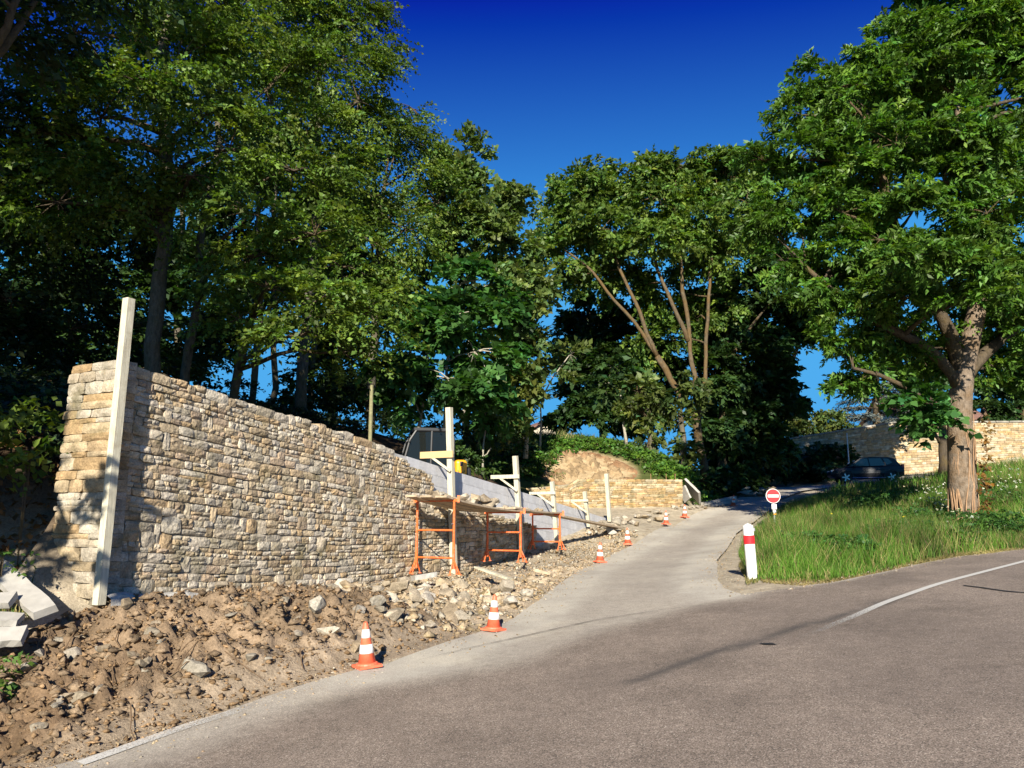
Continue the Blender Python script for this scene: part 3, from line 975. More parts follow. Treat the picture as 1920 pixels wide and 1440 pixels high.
# concrete footing ledge
sg = np.linspace(-0.05, 5.2, 70)
X = []; Y = []; Z = []
for k_, (o_, dz_) in enumerate(((0.0, 0.02), (0.16, 0.03), (0.26, -0.01), (0.31, -0.25))):
    j = 0.05 * fbm(sg * 2.5, sg * 0 + k_, 4)
    x_, y_ = wall_xy(sg, o_ + j + 0.05 * sg / 5)
    X.append(x_); Y.append(y_); Z.append(wall_zb(sg) + dz_ + 0.06 * fbm(sg * 4 + 3 * k_, sg * 0, 4))
link("footing", grid_mesh("footing", np.array(X), np.array(Y), np.array(Z), None, False), MAT['concrete'], stone_wall)

# ------------------------------------------------------------------ concrete block wall beyond the facing
BO = -0.22
block_wall = thing("block_wall", "bare grey concrete block wall running on behind the scaffold", "wall", (*wall_xy(8, BO), float(wall_zb(8))))
slope = float((wall_zt(10) - wall_zt(9)))
S_A, S_B = 5.2, WL + 0.35
def block(s0, s1, dz0, dz1, th=0.2, g=0.003):
    vs = []
    for o in (BO, BO - th):
        for s_, dz in ((s0 + g, dz0 + g), (s1 - g, dz0 + g), (s1 - g, dz1 - g), (s0 + g, dz1 - g)):
            x_, y_ = wall_xy(s_, o)
            vs.append((x_, y_, float(wall_zt(s_)) - dz_base + dz))
    return vs, [(0, 1, 2, 3), (7, 6, 5, 4), (0, 4, 5, 1), (1, 5, 6, 2), (2, 6, 7, 3), (3, 7, 4, 0)]
row = 0
dz_base = 0.0
for r_ in range(9):
    d1 = -r_ * 0.235; d0 = d1 - 0.235
    s_ = S_A - (0.25 if r_ % 2 else 0.0)
    while s_ < S_B - 0.05:
        e = min(s_ + 0.5, S_B)
        zmid = float(wall_zt((s_ + e) / 2)) + d0
        if zmid > float(wall_zb((s_ + e) / 2)) - 0.3 and e > 7.6:
            hidden = e < float(np.interp(zmid + 0.1, EZ, ES)) - 0.7
            if not hidden:
                v, f = block(max(s_, S_A), e, d0, d1)
                mb = MB(); mb.add(v, f)
                mb.build("block", MAT['block'], block_wall)
        s_ = e
mb = MB()
vs = []
for s_ in (S_A + 0.02, S_B - 0.02):
    for o, top in ((BO - 0.006, 0), (BO - 0.194, 0)):
        x_, y_ = wall_xy(s_, o)
        vs += [(x_, y_, float(wall_zb(s_)) - 0.5), (x_, y_, float(wall_zt(s_)) - 0.012)]
mb.add(vs, [(0, 4, 5, 1), (2, 3, 7, 6), (1, 5, 7, 3), (0, 1, 3, 2), (4, 6, 7, 5)])
mb.build("joint_mortar", MAT['joint'], block_wall)
for i, s_ in enumerate((15.6, 16.3, 16.9, 17.6, 18.2)):
    mb = MB(); x_, y_ = wall_xy(s_, BO - 0.1); z_ = float(wall_zt(s_))
    mb.tube([(x_, y_, z_ - 0.02), (x_ + 0.01, y_, z_ + 0.5)], [0.010, 0.010], 6)
    mb.build("rebar", MAT['rust'], block_wall)

# ------------------------------------------------------------------ batter posts
def post(label, bot, top, w, group="pale timber batter posts along the wall", arm=None, mat='timber'):
    bot = np.array(bot); top = np.array(top)
    t = thing("timber_post", label, "post", bot, group)
    ax = np.array([WN[0], WN[1], 0.0])
    mb = MB(); mb.beam(bot - (top - bot) * 0.03, top, w, w, up=ax); mb.build("batten", MAT[mat], t)
    if arm is not None:
        for (a, b, ww, hh, mt) in arm:
            m2 = MB(); m2.beam(a, b, ww, hh); m2.build("bracket", MAT[mt], t)
    return t
def post_px(label, pb, pt, o, w, arms=(), **kw):
    """post standing o metres out from the wall face line, found from its pixels"""
    def hit(px, py):
        u = (px - CX) / FPX; v = (CY - py) / FPX
        dx, dy, dz = u, CT - v * ST, ST + v * CT
        ox, oy = W0[0] + WN[0] * o, W0[1] + WN[1] * o
        t = (ox * WN[0] + oy * WN[1]) / (dx * WN[0] + dy * WN[1])
        return np.array([dx * t, dy * t, CAMZ + dz * t])
    b = hit(*pb); tp = hit(*pt)
    ar = []
    for z_frac, hgt, ww, mt in arms:
        c = b + (tp - b) * z_frac
        n3 = np.array([WN[0], WN[1], 0])
        side = np.array([WD[0], WD[1], 0]) * (w / 2 + ww / 2 + 0.003)
        c = c - side
        ar.append((c + n3 * 0.12, c - n3 * (o + 0.62), ww, hgt, mt))
        e = c - n3 * 0.1 - np.array([0, 0, 0.38]); 
        ar.append((e + n3 * 0.16, c - n3 * (o + 0.40), 0.03, 0.05, 'timber'))
    return post(label, b, tp, w, arm=ar, **kw)
post_px("tallest pale post, standing against the near left corner of the stone wall", (187, 1116), (242, 560), 0.16, 0.108)
post_px("pale post with a yellowish bracket, rising behind the first orange trestle", (851, 1078), (842, 764), 0.12, 0.125, ((0.715, 0.15, 0.05, 'timber2'),))
post_px("pale post with a bracket, between the second trestle and the black cab", (978, 1040), (966, 855), 0.10, 0.12, ((0.79, 0.10, 0.05, 'timber'),))
post_px("short pale post behind the third orange trestle", (1044, 1010), (1035, 903), 0.10, 0.11, ((0.80, 0.08, 0.05, 'timber'),))
post_px("shortest pale post, near the far end of the block wall", (1104, 985), (1096, 922), 0.10, 0.11, ((0.74, 0.07, 0.05, 'timber'),))
post_px("thin pale post standing alone past the end of the block wall", (1143, 975), (1137, 888), 0.25, 0.12)
pz = P(694, 820, 17.5); ptop = P(697, 722, 17.5)
st_ = thing("wooden_stake", "old greenish round stake sticking up behind the stone wall", "stake", (pz[0], pz[1], Hs(pz[0], pz[1])))
mb = MB(); mb.tube([(pz[0], pz[1], Hs(pz[0], pz[1]) - 0.1), tuple((pz + ptop) / 2), tuple(ptop)], [0.045, 0.043, 0.04], 8); mb.build("shaft", MAT['oldwood'], st_)

# ------------------------------------------------------------------ trestles and planks
def trestle(label, outer_px, Y, top_py, w=0.88, bars=(0.22, 0.60)):
    b = P(*outer_px, Y)
    b[2] = float(surf(b[0], b[1])[0]) if False else b[2]
    zt = P(outer_px[0], top_py, Y)[2]
    t = thing("trestle", label, "trestle", b, "orange steel trestles under the planks")
    n3 = np.array([WN[0], WN[1], 0.0]); d3 = np.array([WD[0], WD[1], 0.0])
    inner = b - n3 * w
    zin = float(b[2]) + 0.0
    r = 0.024
    for q, zq in ((b, b[2]), (inner, zin)):
        m = MB()
        m.tube([(q[0], q[1], zq + 0.22), (q[0], q[1], zt)], [r, r], 10)
        m.tube([(q[0], q[1], zq + 0.10), (q[0], q[1], zq + 0.62)], [r * 1.25, r * 1.25], 10)
        leg = m.build("leg", MAT['orange'], t)
        m2 = MB()
        for a in (d3, -d3, n3 * (1 if q is b else -1)):
            e = np.array([q[0], q[1], zq]) + a * 0.15
            e[2] = float(surf(e[0], e[1])[0]) if False else zq
            m2.tube([(q[0], q[1], zq + 0.30), tuple(e)], [0.014, 0.014], 6)
            m2.tube([tuple(e - np.array([0, 0, 0.012])), tuple(e + np.array([0, 0, 0.006]))], [0.035, 0.035], 8)
        ft = m2.build("foot", MAT['orange'], t)
        m3 = MB(); m3.tube([(q[0], q[1], zt - 0.45), tuple(np.array([q[0], q[1], zt - 0.45]) + d3 * -0.09)], [0.009, 0.009], 6)
        m3.build("locking_pin", MAT['steel'], t)
    for k in bars:
        z_ = b[2] + (zt - b[2]) * k
        m = MB(); m.tube([(b[0], b[1], z_), (inner[0], inner[1], z_)], [0.02, 0.02], 8)
        m.build("cross_bar", MAT['orange'], t)
    m = MB(); m.beam(b + n3 * 0.10 + np.array([0, 0, zt - b[2] + 0.02]), inner - n3 * 0.06 + np.array([0, 0, zt - b[2] + 0.02]), 0.05, 0.05)
    for q in (b + n3 * 0.10, inner - n3 * 0.06):
        m.box((q[0], q[1], zt + 0.05), (0.05, 0.05, 0.14))
    m.build("top_bar", MAT['orange'], t)
    return b, inner, zt
T1 = trestle("nearest and tallest orange trestle, standing in front of the stone facing", (850, 1077), 15.9, 940)
T2 = trestle("middle orange trestle under the planks, half in their shadow", (976, 1053), 18.6, 962)
T3 = trestle("farthest and smallest orange trestle, where the sloping ramp board starts", (1050, 1030), 21.2, 966, 0.80)
d3 = np.array([WD[0], WD[1], 0.0]); n3 = np.array([WN[0], WN[1], 0.0])
def bent_plank(label, a, b, sag, w=0.27, th=0.038, z0=0.05):
    a = np.array(a, float); b = np.array(b, float)
    t = tag_plank = None
    n = 12
    vs = []; f = []
    dd = (b - a); L = np.hypot(dd[0], dd[1]); du = np.array([dd[0], dd[1], 0]) / L; su = np.array([du[1], -du[0], 0])
    for i in range(n + 1):
        k = i / n
        p = a + dd * k - np.array([0, 0, sag * 4 * k * (1 - k)])
        for (e, hz) in ((w / 2, th / 2), (-w / 2, th / 2), (-w / 2, -th / 2), (w / 2, -th / 2)):
            vs.append(p + su * e + np.array([0, 0, hz]))
    for i in range(n):
        for j in range(4):
            f.append((i * 4 + j, i * 4 + (j + 1) % 4, (i + 1) * 4 + (j + 1) % 4, (i + 1) * 4 + j))
    f += [(3, 2, 1, 0), tuple(n * 4 + j for j in range(4))]
    m = MB(); m.add(vs, f)
    o = m.build("scaffold_plank", MAT['plank'])
    return tag(o, label, "plank", "planks laid over the trestles")
names = ["outer edge, over the roadside legs", "middle of the deck", "inner edge, against the stone facing"]
for i in range(3):
    off = -(0.12 + 0.29 * i)
    A = T1[0] + n3 * off; A[2] = T1[2] + 0.067; B2 = T2[0] + n3 * off; B2[2] = T2[2] + 0.067
    u_ = (B2 - A) / np.linalg.norm(B2 - A)
    bent_plank("long sagging scaffold board from nearest trestle, " + names[i], A - u_ * (0.32 + 0.1 * i), B2 + u_ * 0.25, 0.06 + 0.02 * i)
    A = T2[0] + n3 * off; A[2] = T2[2] + 0.067; B2 = T3[0] + n3 * (off * 0.9); B2[2] = T3[2] + 0.067
    u_ = (B2 - A) / np.linalg.norm(B2 - A)
    A = A - u_ * 0.35; A[2] += 0.043; B2 = B2 + u_ * 0.12
    bent_plank("shorter scaffold board to farthest trestle, " + names[i], A, B2, 0.03)
a_ = T3[0] - n3 * 0.30 + np.array([0, 0, T3[2] - T3[0][2] + 0.03]) - d3 * 0.1
e_ = P(1160, 1003, 26.0); e_[2] = Hs(e_[0], e_[1]) + 0.08
o = bent_plank("long board sloping down from the farthest trestle to the gravel, as a ramp", a_, e_, 0.0, 0.30, 0.05)

# ------------------------------------------------------------------ rocks
def chip(seed, n=14, flat=0.6):
    r = random.Random(seed)
    import bmesh
    bm_ = bmesh.new()
    for i in range(n):
        v = Vector((r.gauss(0, 1), r.gauss(0, 1), r.gauss(0, 1))).normalized()
        v = Vector((v.x * r.uniform(0.75, 1.0), v.y * r.uniform(0.5, 0.8), v.z * flat * r.uniform(0.7, 1.0)))
        bm_.verts.new(v)
    bmesh.ops.convex_hull(bm_, input=bm_.verts)
    loose = [v for v in bm_.verts if not v.link_faces]
    bmesh.ops.delete(bm_, geom=loose, context='VERTS')
    bmesh.ops.recalc_face_normals(bm_, faces=bm_.faces)
    me = bpy.data.meshes.new("rock")
    bm_.to_mesh(me); bm_.free()
    return me
CH = [chip(100 + i, 13 + i % 6, 0.45 + 0.05 * (i % 6)) for i in range(14)]
CHS = []
for me in CH:
    m2 = me.copy(); m2.materials.append(MAT['rock_soil']); CHS.append(m2)
for me in CH: me.materials.append(MAT['rock'])
def rock(name, x, y, size, label, group, soil=False, sink=0.25, zx=None, sq=(1, 1, 1), rot=None, mesh=None):
    me = mesh if mesh is not None else (CHS if soil else CH)[rng.randrange(14)]
    o = bpy.data.objects.new(name, me); COL.objects.link(o)
    z_ = float(surf(x, y)[0]) if zx is None else zx
    o.location = (x, y, z_ + size * (0.45 - sink))
    o.scale = (size * rng.uniform(.85, 1.15) * sq[0], size * rng.uniform(.85, 1.15) * sq[1], size * rng.uniform(.8, 1.1) * sq[2])
    o.rotation_euler = rot if rot is not None else (rng.uniform(-.5, .5), rng.uniform(-.5, .5), rng.uniform(0, 6.28))
    return tag(o, label, "rock", group)
def wpt(s, t):
    return wall_xy(s, t)
def scat_rock(n, s0, s1, q0, q1, lo, hi, label, group, soil, sink=0.3):
    for i in range(n):
        s_ = rng.uniform(s0, s1); toe = float(np.interp(s_, TOE_S, TOE_T)); t_ = rng.uniform(q0, q1) * toe
        x_, y_ = wpt(s_, t_)
        size = lo + (hi - lo) * rng.random() ** 1.9
        q_ = t_ / toe
        lab = label.replace("<at>", "high on" if q_ < .38 else "half way down" if q_ < .7 else "at the foot of").replace("<end>", "left part" if s_ < s0 + (s1 - s0) / 3 else "middle" if s_ < s0 + (s1 - s0) * .67 else "right part").replace("<size>", "small" if size < lo + (hi - lo) * .25 else "larger")
        rock("rock", x_, y_, size, lab, group, soil, sink)
scat_rock(75, -2.3, 3.2, 0.18, 0.98, 0.06, 0.16, "<size> earthy stone <at> the <end> of the brown soil heap", "stones in the brown soil heap", True)
scat_rock(90, 2.6, 6.6, 0.04, 0.95, 0.10, 0.25, "<size> limestone <at> the <end> of the rubble slope above the cones", "limestone rubble at the wall foot", False, 0.15)
scat_rock(36, 7.0, 11.5, 0.15, 0.95, 0.04, 0.12, "<size> pale stone <at> the <end> of the gravel below the trestles", "small stones below the trestles", False)
for i in range(46):
    k = rng.random(); g = G(lerp(1098, 1250, k) + rng.gauss(0, 6), lerp(1001, 964, k) + rng.gauss(0, 5), 8)
    zone = "near end" if k < .3 else "middle" if k < .7 else "far end"
    sz_ = 0.10 + 0.17 * rng.random() ** 1.6
    rock("rock", g[0], g[1], sz_, ("larger" if sz_ > .17 else "small") + " building stone at the " + zone + " of the pile past the ramp board", "building stones past the ramp board", False, 0.05)
for i in range(16):
    g = G(rng.uniform(1262, 1340), rng.uniform(944, 956), 8)
    rock("rock", g[0], g[1], rng.uniform(.08, .2), "pale stone in the rubble between terrace wall and farthest cone", "rubble by the terrace wall", False, 0.1)
# distinctive big ones
def big(px, py, size, label, soil=False, sq=(1, 1, 1), sink=0.2, rot=None):
    g = G(px, py)
    return rock("rock", g[0], g[1], size, label, None, soil, sink, None, sq, rot)
big(728, 1197, 0.24, "big pale grey boulder just behind the nearest traffic cone", sq=(1.25, 0.9, 0.9), rot=(0.3, -0.3, 0.3))
big(592, 1198, 0.20, "pale angular block left of the nearest cone, half way up the rubble", sq=(1.1, 0.9, 1))
big(662, 1232, 0.15, "upright yellowish stone right beside the nearest cone", sq=(0.7, 0.7, 1.5), rot=(0, 0.1, 0.2))
big(845, 1168, 0.26, "large flat dusty stone left of the second cone", sq=(1.3, 0.8, 0.5))
big(278, 1255, 0.15, "pale square stone poking out low in the brown soil heap", True, sq=(0.8, 0.8, 1.25), rot=(0, 0.1, 0.3))
big(365, 1305, 0.17, "widest earthy boulder at the foot of the soil heap", True, sq=(1.3, 0.9, 0.9))
big(145, 1338, 0.14, "low rounded stone at the left foot of the soil heap", True, sq=(1.35, 0.8, 0.8))
big(108, 1358, 0.08, "white chipped stone at the far left foot of the heap", False, sq=(1.4, 0.7, 0.7))
big(183, 1342, 0.10, "small dark stone right of the low rounded one", True)
big(205, 1255, 0.13, "upright leaning slab of stone in the heap, left of the pale square one", True, sq=(0.7, 0.7, 1.4))
big(180, 1140, 0.15, "brown rounded stone high on the heap under the tallest post", True)
big(560, 1118, 0.24, "flat grey stone lying on the concrete footing", False, sq=(1.6, 0.7, 0.45))
big(690, 1090, 0.18, "pale lump leaning on the foot of the stone facing", False, sq=(1, 0.8, 1))
big(612, 1225, 0.16, "grey brown stone low in the rubble, left of the yellowish one", False)
# stones heaped on the planks
for i in range(28):
    k = rng.uniform(0.02, 0.98)
    A = T1[0].copy(); A[2] = T1[2] + 0.067; B2 = T2[0].copy(); B2[2] = T2[2] + 0.067
    p = A + (B2 - A) * k + n3 * -rng.uniform(0.15, 0.85)
    p[2] += 0.02 - 0.24 * k * (1 - k) + (0.10 if rng.random() < 0.45 else 0)
    rock("rock", p[0], p[1], rng.uniform(0.13, 0.24), "walling stone heaped ready on the near scaffold deck", "stones on the near deck", False, 0.1, p[2])
for i in range(14):
    k = rng.uniform(0.15, 0.75)
    A = T2[0].copy(); A[2] = T2[2] + 0.11; B2 = T3[0].copy(); B2[2] = T3[2] + 0.067
    p = A + (B2 - A) * k + n3 * -rng.uniform(0.15, 0.75)
    rock("rock", p[0], p[1], rng.uniform(0.07, 0.12), "small walling stone on the far scaffold deck", "stones on the far deck", False, 0.1, p[2])

# gravel and crumbs, nobody counts them
def gravel_cloud(name, xs, ys, zs, sizes, tints, mat):
    t = (1 + 5 ** .5) / 2
    base = np.array([(0.25, 0.1, 0.95), (1.0, -0.1, -0.1), (-0.35, 0.85, 0.25), (-0.6, -0.7, 0.1), (0.1, 0.1, -0.9)]) 
    tri = np.array([(0, 1, 2), (0, 2, 3), (0, 3, 1), (4, 2, 1), (4, 3, 2), (4, 1, 3)])
    n = len(xs)
    V = base[None] * RNG.uniform(0.45, 1.4, (n, 5, 3)) * RNG.uniform(.6, 1.3, (n, 1, 3))
    a = RNG.uniform(0, 6.28, n); c, s_ = np.cos(a), np.sin(a)
    Vx = V[..., 0] * c[:, None] - V[..., 1] * s_[:, None]; Vy = V[..., 0] * s_[:, None] + V[..., 1] * c[:, None]
    V = np.stack([Vx, Vy, V[..., 2] * 0.6], -1) * sizes[:, None, None] + np.stack([xs, ys, zs], -1)[:, None, :]
    Q = (tri[None] + (np.arange(n) * 5)[:, None, None]).reshape(-1, 3)
    return tag(link(name, quads_mesh(name, V.reshape(-1, 3), Q, np.repeat(tints, 5, 0)), mat), kind='stuff')
n = 15000
s_ = RNG.uniform(-3.5, 18, n) ; toe = np.interp(s_, TOE_S, TOE_T); t_ = RNG.uniform(0.03, 1.06, n) * toe
s_[:6000] = RNG.uniform(-3.2, 7, 6000); toe = np.interp(s_, TOE_S, TOE_T); t_ = np.minimum(t_ / np.maximum(toe, 0.1), 1.06) * toe
x_, y_ = wall_xy(s_, t_)
sz = 0.012 + 0.05 * RNG.random(n) ** 3
tb = PAL[RNG.integers(0, 10, n)] * RNG.uniform(0.6, 1.1, (n, 1))
soilw = sstep(3.6, 2.6, s_)[:, None]
tb = tb * (1 - soilw) + soilw * np.array([0.27, 0.175, 0.095]) * RNG.uniform(0.55, 1.35, (n, 1))
gravel_cloud("gravel", x_, y_, surf(x_, y_) + sz * 0.2, sz, tb, MAT['ground'])
n = 1500
s_ = np.r_[RNG.uniform(2.6, 8.0, 1000), RNG.uniform(8, 18.5, 500)]; toe = np.interp(s_, TOE_S, TOE_T); t_ = RNG.uniform(0.03, 1.0, n) * toe
x_, y_ = wall_xy(s_, t_)
sz = (0.035 + 0.085 * RNG.random(n) ** 2) * np.interp(s_, [3, 9, 14, 17], [1.15, .7, .8, 1.2])
gravel_cloud("rubble", x_, y_, surf(x_, y_) + sz * .15, sz, PAL[RNG.integers(0, 10, n)] * RNG.uniform(0.65, 1.1, (n, 1)), MAT['stone'])
# clods of earth in the heap
n = 4200
s_ = RNG.uniform(-2.6, 3.3, n); toe = np.interp(s_, TOE_S, TOE_T); t_ = RNG.uniform(0.08, 0.95, n) * toe
x_, y_ = wall_xy(s_, t_)
sz = 0.014 + 0.085 * RNG.random(n) ** 3.5
gravel_cloud("soil_clods", x_, y_, surf(x_, y_), sz, np.array([0.25, 0.18, 0.115]) * RNG.uniform(0.5, 1.3, (n, 1)), MAT['ground'])
# loose grit along the lane and verge edges
xs, ys = [], []
for pl, cnt, sp in ((LANE_R[:7], 1300, 0.22), (ROAD_FAR[:8], 700, 0.12), (LANE_L[:10], 1500, 0.3), (np.vstack([ROAD_L[2:7]]), 900, 0.25)):
    seg = np.r_[0, np.cumsum(np.hypot(*np.diff(pl, axis=0).T))]
    q = RNG.uniform(0, seg[-1], cnt)
    xs.append(np.interp(q, seg, pl[:, 0]) + RNG.normal(0, sp, cnt)); ys.append(np.interp(q, seg, pl[:, 1]) + RNG.normal(0, sp, cnt))
xs = np.concatenate(xs); ys = np.concatenate(ys); n = len(xs)
sz = 0.008 + 0.018 * RNG.random(n) ** 3
gravel_cloud("loose_gravel", xs, ys, H(xs, ys) + 0.03, sz, PAL[RNG.integers(0, 10, n)] * RNG.uniform(0.7, 1.2, (n, 1)), MAT['ground'])
# roots and sticks in the soil
mb = MB()
for i in range(70):
    s_ = rng.uniform(-2.4, 3.4); t_ = rng.uniform(0.15, 0.95) * float(np.interp(s_, TOE_S, TOE_T))
    x0, y0 = wall_xy(s_, t_); a = rng.uniform(0, 6.28); L = rng.uniform(0.12, 0.55)
    q = [np.array([x0 + math.cos(a) * L * k + rng.uniform(-.03, .03), y0 + math.sin(a) * L * k + rng.uniform(-.03, .03)]) for k in (0, .33, .66, 1)]
    zz = surf([p[0] for p in q], [p[1] for p in q])
    mb.tube([(p[0], p[1], z_ + 0.03 + rng.uniform(0, .05)) for p, z_ in zip(q, zz)], [0.008, 0.007, 0.005, 0.003], 5)
tag(mb.build("roots", simple("dry_root", (0.12, 0.075, 0.04), 0.9)), kind='stuff')

# ------------------------------------------------------------------ slabs, boards and offcuts
def slab(name, label, a, b, w, th, mat, cat, up=(0, 0, 1), group=None, roll=0.0, jag=0.012):
    a = np.array(a, float); b = np.array(b, float)
    L = np.linalg.norm(b - a); d = (b - a) / L
    u0 = np.array(up, float); s = np.cross(d, u0); s /= np.linalg.norm(s); u = np.cross(s, d)
    if roll:
        s, u = s * math.cos(roll) + u * math.sin(roll), u * math.cos(roll) - s * math.sin(roll)
    n = 7; vs = []; f = []
    for i in range(n + 1):
        p = a + (b - a) * i / n
        for e, h_ in ((w / 2, th / 2), (-w / 2, th / 2), (-w / 2, -th / 2), (w / 2, -th / 2)):
            vs.append(p + s * (e + rng.uniform(-jag, jag)) + u * (h_ + rng.uniform(-jag, jag) * .3) + d * (rng.uniform(-jag, jag) if i in (0, n) else 0))
    for i in range(n):
        for j in range(4):
            f.append((i * 4 + j, i * 4 + (j + 1) % 4, (i + 1) * 4 + (j + 1) % 4, (i + 1) * 4 + j))
    f += [(3, 2, 1, 0), tuple(n * 4 + j for j in range(4))]
    m = MB(); m.add(vs, f)
    return tag(m.build(name, MAT[mat]), label, cat, group)
def slab2(label, pa, pb, w, th, roll=0.0, name="stone_slab", mat='slab', cat="slab", lift=0.0):
    a = P(*pa); b = P(*pb); a[2] += lift; b[2] += lift
    return slab(name, label, a, b, w, th, mat, cat, group=None, roll=roll)
slab2("long pale stone slab leaning down the bank beside the wall corner", (85, 1148, 8.9), (-15, 1058, 9.7), 0.24, 0.09, 0.35)
slab2("short pale slab wedged under the leaning long one, at the picture's edge", (25, 1125, 8.9), (-60, 1128, 8.8), 0.22, 0.08, 0.45)
slab2("squarish pale slab with a notched edge, second from bottom of the slab heap", (40, 1162, 8.7), (-60, 1158, 8.6), 0.2, 0.07, 0.3)
slab2("lowest pale slab of the heap at the picture's left edge", (46, 1192, 8.5), (-60, 1198, 8.4), 0.22, 0.09, 0.6)
slab2("flat grey slab lying on rubble in front of the nearest trestle", (775, 1086, 15.4), (815, 1079, 15.6), 0.24, 0.09, 0.1, lift=0.02)
slab2("narrow broken board lying on the rubble below the middle trestle", (893, 1068, 16.4), (955, 1090, 15.5), 0.13, 0.04, 0.1, "wood_board", 'timber', "board", lift=0.05)
slab2("rusty curved offcut lying on the gravel below the farthest trestle", (1003, 1073, 17.5), (1035, 1082, 17.2), 0.12, 0.06, 0.2, "wood_offcut", 'plank', "offcut", lift=0.05)
slab2("tilted pale panel with one corner up, at the terrace wall's end", (1286, 908, 33.9), (1312, 934, 33.3), 0.75, 0.10, 0.9)
slab2("steep pale panel leaning on the right end of the terrace wall", (1279, 915, 33.4), (1290, 938, 33.2), 0.5, 0.08, 1.2)
slab2("long pale beam lying behind the farthest traffic cone", (1318, 945, 34.6), (1378, 933, 36.4), 0.2, 0.14, 0.0, "concrete_beam", 'slab', "beam")
slab2("second long pale beam lying in front of the other beam, behind the farthest cone", (1330, 948, 34.4), (1380, 939, 36.0), 0.16, 0.12, 0.0, "concrete_beam", 'slab', "beam")
for i in range(22):
    px = rng.uniform(1385, 1450); py = 938 - abs(rng.gauss(0, 1)) * 6
    p = P(px, py, 42 + rng.uniform(-1.5, 1.5))
    gz = Hs(p[0], p[1])
    rock("rock", p[0], p[1], rng.uniform(0.18, 0.42), "grey stone in the shaded pile left of the round sign", "stones in the shaded pile", False, 0.1, max(gz, min(p[2], gz + 0.9)), (1.5, 1, 0.45))

# ------------------------------------------------------------------ terrace wall under the knoll
TA = np.array([0.35, 31.75]); TB = np.array([7.25, 33.15])
TLn = float(np.hypot(*(TB - TA))); TDv = (TB - TA) / TLn; TNv = np.array([TDv[1], -TDv[0]])
tzb = lambda s_: lerp(1.85, 2.15, s_ / TLn)
ttop_px = P(1274, 899, 33.15)[2]; ttop_l = P(1010, 912, 32.0)[2]
tzt = lambda s_: lerp(ttop_l, ttop_px, min(1, s_ / TLn)) if False else np.interp(s_, [0, 2.0, 2.4, TLn], [ttop_l - .1, ttop_l + 0.05, ttop_px - 0.03, ttop_px])
terrace = thing("terrace_wall", "low new wall of pale yellow stone under the grassy knoll", "wall", (TB[0], TB[1], 2.1))
def t_fn(s_, h_, o):
    p = TA + TDv * s_ + TNv * o
    return (p[0], p[1], tzb(s_) + (float(tzt(s_)) - tzb(s_)) * h_)
h = 0.0; tst = []
PALY = PAL * np.array([1.12, 1.06, 0.9])
while h < 0.99:
    dh = rng.uniform(0.05, 0.08)
    if h + dh > 0.96: dh = 1 - h
    s_ = 0.0
    while s_ < TLn - 0.05:
        L = min(rng.uniform(0.16, 0.46), TLn - s_)
        v, f = stone_geo(t_fn, s_, s_ + L, h, h + dh, 0.2, rng.uniform(0.01, 0.04), rng, 4, 3)
        tst.append((v, f, PALY[rng.randrange(10)] * rng.uniform(0.62, 0.95), L * dh * (1 + .15 * (s_ > 1.6))))
        s_ += L
    h += dh
tst.sort(key=lambda q: -q[3])
for v, f, c, _ in tst[:300]: stone_obj(v, f, c, terrace, MAT['stone'])
m = MB()
for v, f, c, _ in tst[300:]: m.add(v, f, c)
tag(m.build("small_stones", MAT['stone'], terrace), kind='stuff')
m = MB()
vs = []
for s_ in (0.03, TLn * .3, TLn * .34, TLn - 0.03):
    for o in (-0.05, -0.42):
        p = TA + TDv * s_ + TNv * o
        vs += [(p[0], p[1], tzb(s_) - 0.4), (p[0], p[1], float(tzt(s_)) - 0.02)]
f = []
for i in range(3):
    k = i * 4
    f += [(k, k + 4, k + 5, k + 1), (k + 2, k + 3, k + 7, k + 6), (k + 1, k + 5, k + 7, k + 3)]
f += [(0, 1, 3, 2), (12, 14, 15, 13)]
m.add(vs, f); m.build("core", MAT['mortar'], terrace)
for px in (1222, 1251, 1268):
    p = P(px, 900, 33.2); mm = MB(); mm.tube([(p[0], p[1] + .2, p[2] - .1), (p[0], p[1] + .2, p[2] + .28)], [.012, .012], 6); mm.build("rebar", MAT['rust'], terrace)

# bare earth cut above it: rough, root-hung face
ex_, ey_ = np.meshgrid(np.arange(0.0, 7.6, 0.055), np.arange(32.2, 37.2, 0.055))
ek = np.hypot((ex_ - 3.35) / 2.35, (ey_ - 34.1) / 1.95) + 0.22 * fbm(ex_ * 1.3, ey_ * 1.3, 4)
rill = -np.abs(vnoise(ex_ * 2.6 + 0.4 * vnoise(ey_, ex_), ey_ * .7)) * .22
ez_ = H(ex_, ey_) + .03 + (fbm(ex_ * 3, ey_ * 3, 5, 2.1, .66) * .34 + rill * 1.4) * sstep(1.0, .8, ek) - .25 * sstep(.93, 1.05, ek)
keep = (ek[:-1, :-1] < 1.1) & (behind_mask(ex_, ey_)[:-1, :-1] > .75)
topred = sstep(.55, .95, ek + .35 * fbm(ex_ * 2.2, ey_ * 2.2, 3))[..., None]
et = np.array([.29, .205, .115]) * (1 - topred * .75) + np.array([.22, .11, .055]) * topred * .75
et = et * (1 + .6 * fbm(ex_ * 5, ey_ * 5, 3))[..., None]
tag(link("earth_cut", grid_mesh("earth_cut", ex_, ey_, ez_, et.reshape(-1, 3), True, None, keep), MAT['ground']), kind='structure')

